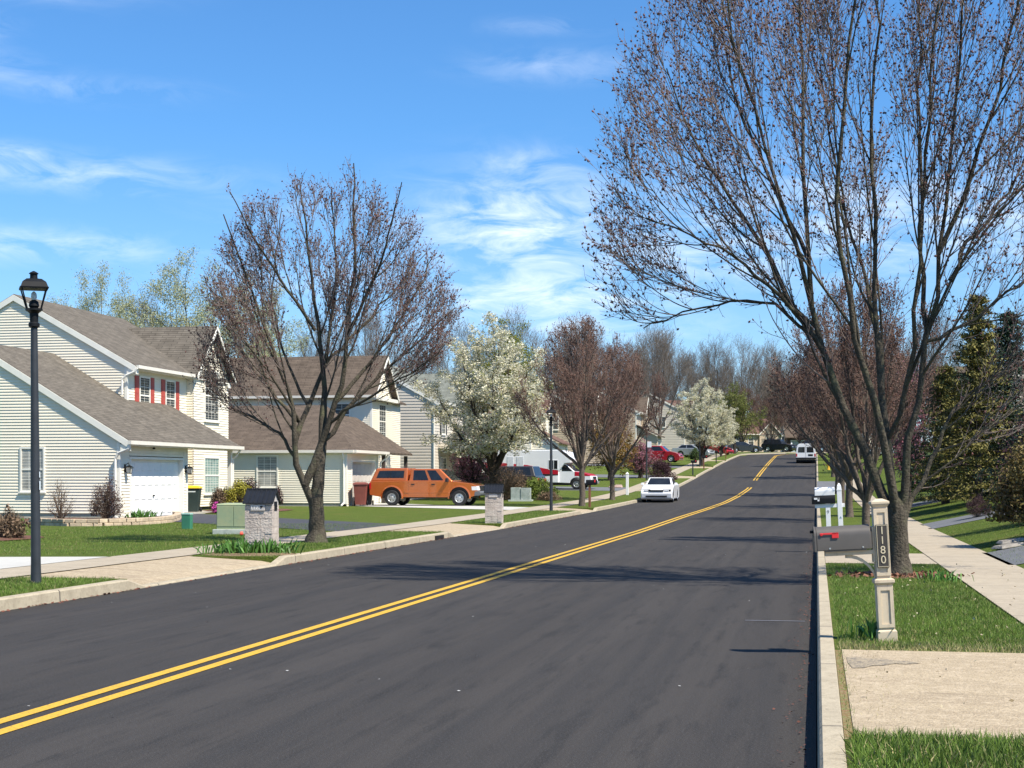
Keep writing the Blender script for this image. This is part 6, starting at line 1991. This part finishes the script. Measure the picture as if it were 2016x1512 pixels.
# dark pickup behind the black suv
def pickup(name, loc, rz, label, paint, bump=None, cap=False):
    g = empty(name, loc, label, 'pickup', None, rz)
    L, Wd = 5.46, 1.82
    hl = L / 2
    r = .365
    xz, xa = -hl + 1.12, -hl + 4.42
    prof = [(-hl + .02, .50), (-hl, .62), (-hl + .03, 1.15), (-hl + 1.86, 1.18), (-hl + 4.02, 1.17), (-hl + 4.30, 1.13), (-hl + 5.00, 1.05), (-hl + 5.25, .95), (-hl + 5.32, .78), (-hl + 5.30, .60), (-hl + 5.16, .47)]
    prof += [(a, max(b, .40)) for a, b in arc(xa, r + .03, r + .13, 14, -.15, math.pi + .15)] + [(-hl + 3.9, .40), (-hl + 1.7, .40)] + [(a, max(b, .40)) for a, b in arc(xz, r + .03, r + .13, 14, -.15, math.pi + .15)]
    # drop the repeated low points
    mb = MB(); mb.prism(prof, -Wd / 2, Wd / 2); mb.build('body', paint, g, bevel=.055, seg=3, bang=40)
    mb = MB(); mb.prism([(-hl + .5, .36), (hl - .5, .36), (hl - .5, .52), (-hl + .5, .52)], -Wd / 2 + .25, Wd / 2 - .25); mb.build('chassis', m_dark, g)
    for x in (xa, xz):
        mb = MB(); mb.prism(arc(x, r + .03, r + .115, 14), -Wd / 2 + .05, Wd / 2 - .05); mb.build('wheel_well', m_dark, g)
    # flared arches
    for s_ in (-1, 1):
        for x in (xa, xz):
            o_ = arc(x, r + .03, r + .20, 14, -.12, math.pi + .12); i_ = arc(x, r + .03, r + .13, 14, -.12, math.pi + .12)
            mb = MB()
            for k in range(14):
                y0, y1 = s_ * (Wd / 2 - .02), s_ * (Wd / 2 + .035)
                q0 = [(o_[k][0], y0, o_[k][1]), (o_[k + 1][0], y0, o_[k + 1][1]), (i_[k + 1][0], y0, i_[k + 1][1]), (i_[k][0], y0, i_[k][1])]
                m_ = lambda a, b: (a[0] * .6 + b[0] * .4, y1, a[1] * .6 + b[1] * .4)
                q1 = [(o_[k][0], s_ * (Wd / 2 + .004), o_[k][1]), (o_[k + 1][0], s_ * (Wd / 2 + .004), o_[k + 1][1]), (i_[k + 1][0], y1, i_[k + 1][1]), (i_[k][0], y1, i_[k][1])]
                mb.hexa(q0, q1)
            mb.build('wheel_arch', paint, g)
            wheel(g, x, s_ * (Wd / 2 - .10), r, .25, s_)
    # cab
    w0, w1 = Wd / 2 - .05, Wd / 2 - .20
    xb, xw, xr, xf = -hl + 1.93, -hl + 4.12, -hl + 2.02, -hl + 3.42
    zb, zt = 1.12, 1.74
    B = [(xb, -w0, zb), (xw, -w0, zb), (xw, w0, zb), (xb, w0, zb)]; T = [(xr, -w1, zt), (xf, -w1, zt), (xf, w1, zt), (xr, w1, zt)]
    mb = MB(); mb.hexa(B, T); mb.build('cab', paint, g, bevel=.06, seg=3)
    mb = MB(); hexpane(mb, [B[1], B[2], T[2], T[1]], (1, 0, .5), (.05, .05, .12, .08)); mb.build('windscreen', m_cglass, g)
    for s_, (b0, b1, t1, t0) in ((-1, (B[0], B[1], T[1], T[0])), (1, (B[3], B[2], T[2], T[3]))):
        for (i0, i1) in ((.10, .54), (.53, .19)):
            mb = MB(); hexpane(mb, [b0, b1, t1, t0], (0, s_, .25), (i0, i1, .13, .12), .008); mb.build('side_window', m_cglass, g)
        # doors: panels a touch proud of the side
        for (a, b) in ((1.95, 2.92), (2.95, 3.96)):
            mb = MB(); y0, y1 = s_ * (Wd / 2 - .01), s_ * (Wd / 2 + .008)
            mb.box(-hl + a, -hl + b, min(y0, y1), max(y0, y1), .47, 1.13)
            d = mb.build('door', paint, g, bevel=.012)
            mb = MB(); y0, y1 = s_ * (Wd / 2 + .004), s_ * (Wd / 2 + .035); xh = -hl + a + .12
            mb.box(xh, xh + .17, min(y0, y1), max(y0, y1), .98, 1.03); mb.build('handle', m_dark, d, bevel=.008)
        # highlight crease along the flank
        mb = MB(); y0, y1 = s_ * (Wd / 2 - .01), s_ * (Wd / 2 + .018)
        mb.box(-hl + 1.75, -hl + 3.92, min(y0, y1), max(y0, y1), .60, .69); mb.build('side_crease', paint, g, bevel=.012)
        mb = MB(); mb.frus(1.12, .07, .13, 1.30, .05, .11, 0, -hl + 3.86, s_ * (Wd / 2 + .13)); mb.build('mirror', m_dark, g, bevel=.02)
        mb = MB(); y = s_ * (Wd / 2 - .25)
        mb.hexa([(-hl + 5.02, y - .20, .72), (-hl + 5.335, y - .20, .72), (-hl + 5.335, y + .20, .72), (-hl + 5.02, y + .20, .72)], [(-hl + 5.0, y - .20, .92), (-hl + 5.29, y - .20, .92), (-hl + 5.29, y + .20, .92), (-hl + 5.0, y + .20, .92)])
        hlo = mb.build('headlight', m_lamp, g, bevel=.015)
        hlo.scale = (1, 1.06, 1)
        mb = MB(); y0, y1 = s_ * (Wd / 2 - .22), s_ * (Wd / 2 + .006)
        mb.box(-hl - .008, -hl + .10, min(y0, y1), max(y0, y1), .78, 1.08); mb.build('tail_light', m_tail, g, bevel=.015)
    mb = MB(); mb.prism([(-hl + 5.14, .46), (-hl + 5.16, .68), (-hl + 5.42, .70), (-hl + 5.46, .60), (-hl + 5.42, .48)], -Wd / 2 - .01, Wd / 2 + .01); mb.build('front_bumper', bump or m_plastic, g, bevel=.03)
    mb = MB(); mb.box(-hl + 5.2, -hl + 5.36, -.45, .45, .70, .94); mb.build('grille', m_dark, g, bevel=.02)
    mb = MB(); mb.box(-hl - .12, -hl + .10, -Wd / 2 + .04, Wd / 2 - .04, .52, .64); mb.build('rear_bumper', m_dark, g, bevel=.03)
    if cap:
        B = [(-hl + .02, -w0, 1.14), (-hl + 1.86, -w0, 1.14), (-hl + 1.86, w0, 1.14), (-hl + .02, w0, 1.14)]
        T = [(-hl + .30, -w1, 1.77), (-hl + 1.86, -w1, 1.78), (-hl + 1.86, w1, 1.78), (-hl + .30, w1, 1.77)]
        mb = MB(); mb.hexa(B, T); cp = mb.build('bed_cap', paint, g, bevel=.07, seg=3)
        for s_, (b0, b1, t1, t0) in ((-1, (B[0], B[1], T[1], T[0])), (1, (B[3], B[2], T[2], T[3]))):
            mb = MB(); hexpane(mb, [b0, b1, t1, t0], (0, s_, .25), (.13, .10, .26, .20), .007, .004); f = mb.build('cap_window_seal', m_dark, cp, bevel=.012)
            for (i0, i1) in ((.15, .50), (.515, .115)):
                mb = MB(); hexpane(mb, [b0, b1, t1, t0], (0, s_, .25), (i0, i1, .29, .23), .013, .004); mb.build('cap_window', m_cglass, cp)
        mb = MB(); hexpane(mb, [B[3], B[0], T[0], T[3]], (-1, 0, .3), (.1, .1, .2, .15)); mb.build('cap_rear_window', m_cglass, cp)
    return g
m_orange = M('metallic_orange', (.56, .145, .030), .26, .05, 2, coat=1.0, metal=.4)
pickup('pickup_truck', G(-18.05, 71.1, .01), R(-2), 'orange crew-cab pickup with a matching bed cap on the pale driveway', m_orange, None, True)
pickup('pickup_truck', G(-1.0, 238, .1), R(195), 'dark pickup behind the black suv at the end of the street', m_blackcar, m_dark)

# white van seen from behind
vn = empty('parked_van', (-1.06, 161.5, zr(160) + .004), 'white cargo van parked at the right kerb with dark rear windows', 'van', rz=R(90))
vw = 1.0
mb = MB()
sec = [(-vw, .42), (-vw - .01, 1.0), (-vw + .06, 1.62), (-vw + .20, 1.98), (-vw + .38, 2.08), (vw - .38, 2.08), (vw - .20, 1.98), (vw - .06, 1.62), (vw + .01, 1.0), (vw, .42)]
mb.prism(sec, -.0, 3.9, axis='x'); 
mb.prism([(3.8, .42), (5.4, .42), (5.42, .9), (5.0, 1.12), (4.6, 1.15), (3.9, 1.98), (3.8, 2.0)], -vw + .06, vw - .06)
mb.build('body', m_pearl, vn, True, bevel=.03)
for s_ in (-1, 1):
    mb = MB(); mb.prism([(s_ * .10, 1.18), (s_ * .80, 1.18), (s_ * .76, 1.68), (s_ * .70, 1.74), (s_ * .10, 1.74)], -.012, .03, axis='x'); mb.build('rear_window', m_cglass, vn)
    mb = MB(); mb.box(-.015, .06, min(s_ * .86, s_ * .995), max(s_ * .86, s_ * .995), .74, 1.06); mb.build('tail_light', m_tail, vn, bevel=.015)
    for x in (.85, 4.35): wheel(vn, x, s_ * (vw - .14), .37, .24, s_)
mb = MB(); mb.box(-.20, .05, -vw, vw, .46, .66); mb.build('rear_bumper', m_dark, vn, bevel=.03)
mb = MB(); mb.box(-.012, .004, -.72, -.24, .80, 1.0); mb.build('number_plate_recess', m_dark, vn)
mb = MB(); mb.box(-.014, .002, -.012, .012, .68, 1.95); mb.build('door_seam', M('seam_grey', (.3, .3, .3), .6), vn)
mb = MB(); mb.box(.1, 5.2, -vw + .2, vw - .2, .25, .45); mb.build('chassis', m_dark, vn)

# motorhome
m_rvw = M('motorhome_white', (.80, .80, .80), .3, .03, 2, coat=.3)
m_rvr = M('motorhome_red', (.46, .012, .028), .3, .06, 3, coat=.3)
m_rvb = M('motorhome_black', (.018, .018, .02), .35, .1, 3)
rv = empty('motorhome', G(-18.3, 102.3, .01), 'white motorhome with red and black swoosh stripes on the grey driveway', 'motorhome', rz=R(-4))
W2 = 1.15
rv.scale = (1, 1, .90)
bodyp = [(-4.2, .48), (-4.2, 2.75), (-4.05, 2.9), (1.55, 2.92), (2.15, 2.72), (2.42, 2.25), (2.36, 1.95), (1.95, 1.90), (1.55, 1.30), (1.55, .48)]
mb = MB(); mb.prism(bodyp, -W2, W2); mb.build('body', m_rvw, rv, bevel=.05, seg=3)
cabp = [(1.5, .48), (1.5, 1.92), (1.98, 1.90), (2.62, 1.30), (3.45, 1.12), (3.72, .98), (3.78, .55), (3.62, .45)] + [(a, max(b, .45)) for a, b in arc(2.75, .40, .47, 12, -.1, math.pi + .1)]
mb = MB(); mb.prism(cabp, -W2 + .13, W2 - .13); mb.build('cab', m_rvw, rv, bevel=.05, seg=3)
mb = MB(); mb.prism([(2.60, 1.318), (3.45, 1.138), (3.70, 1.01), (3.70, .96), (2.60, .96)], -W2 + .125, W2 - .125); mb.build('bonnet_stripe', m_rvr, rv, bevel=.03)
for s_ in (-1, 1):
    y0, y1 = s_ * (W2 - .01), s_ * (W2 + .006)
    mb = MB(); mb.prism([(-4.19, 2.0), (-2.6, 1.98), (-.6, 1.80), (.8, 1.50), (1.53, 1.40), (1.53, 1.10), (.2, 1.15), (-4.19, 1.32)], min(y0, y1), max(y0, y1)); st = mb.build('red_stripe', m_rvr, rv)
    y1 = s_ * (W2 + .0085)
    mb = MB(); mb.prism([(-4.19, 1.32), (.2, 1.15), (1.53, 1.10), (1.53, 1.05), (.6, .98), (-.6, .88), (-4.19, .92)], min(y0, y1), max(y0, y1)); mb.build('black_swoosh', m_rvb, rv)
    for (x0, x1, z0, z1) in ((.90, 1.48, 1.50, 2.14),):
        y2 = s_ * (W2 + .014)
        mb = MB(); mb.box(x0 - .05, x1 + .05, min(y0, y2), max(y0, y2), z0 - .05, z1 + .05); f = mb.build('side_window', m_rvw, rv, bevel=.01)
        y3 = s_ * (W2 + .017)
        for (a, b) in ((x0, x0 + .30), (x0 + .34, x1)):
            mb = MB(); mb.box(a, b, min(y0, y3), max(y0, y3), z0, z1); mb.build('pane', m_cglass, f)
    y2 = s_ * (W2 + .02)
    mb = MB(); mb.box(-2.0, -1.55, min(y0, y2), max(y0, y2), 1.66, 2.42); mb.box(-1.35, -.85, min(y0, y2), max(y0, y2), 1.66, 2.42); mb.build('hatch', M('hatch_grey', (.62, .64, .66), .4), rv, bevel=.015)
    mb = MB(); mb.box(-.60, .15, min(y0, s_ * (W2 + .008)), max(y0, s_ * (W2 + .008)), .56, .78); mb.build('locker_door', m_rvw, rv, bevel=.006)
    mb = MB(); hexpane(mb, [(1.72, s_ * (W2 - .13), 1.32), (2.52, s_ * (W2 - .13), 1.32), (2.04, s_ * (W2 - .13), 1.84), (1.72, s_ * (W2 - .13), 1.84)], (0, s_, 0), (.05, .05, .05, .05)); mb.build('cab_window', m_cglass, rv)
    for x in (2.75, -2.6): wheel(rv, x, s_ * (W2 - .26), .38, .26, s_)
    mb = MB(); yy = s_ * (W2 - .42); mb.box(3.56, 3.775, yy - .16, yy + .16, .74, .92); mb.build('headlight', m_lamp, rv, bevel=.02)
mb = MB(); hexpane(mb, [(2.62, -W2 + .2, 1.32), (2.62, W2 - .2, 1.32), (2.0, W2 - .22, 1.88), (2.0, -W2 + .22, 1.88)], (1, 0, .5), (.04, .04, .04, .04), .01); mb.build('windscreen', m_cglass, rv)
mb = MB(); mb.box(3.5, 3.88, -W2 + .16, W2 - .16, .42, .60); mb.build('front_bumper', M('chrome_bumper', (.6, .6, .6), .25, metal=.8), rv, bevel=.03)
mb = MB(); mb.box(3.70, 3.79, -.42, .42, .68, .94); mb.build('grille', m_dark, rv, bevel=.01)
mb = MB(); mb.box(-4.1, 3.4, -W2 + .2, W2 - .2, .30, .49); mb.build('chassis', m_dark, rv)
mb = MB()
rg = random.Random(5)
x = -2.0
while x < -.45:        # unreadable white lettering on the red band
    w = rg.uniform(.05, .11)
    mb.box(x, x + w, -W2 - .011, -W2 - .006, 1.50, 1.50 + rg.uniform(.10, .13)); x += w + .03
mb.build('lettering', m_rvw, rv)
mb = MB(); x = -1.1
while x < -.25:
    w = rg.uniform(.06, .12); mb.box(x, x + w, -W2 - .0125, -W2 - .0085, .98, 1.09); x += w + .03
mb.build('lettering', m_rvw, rv)
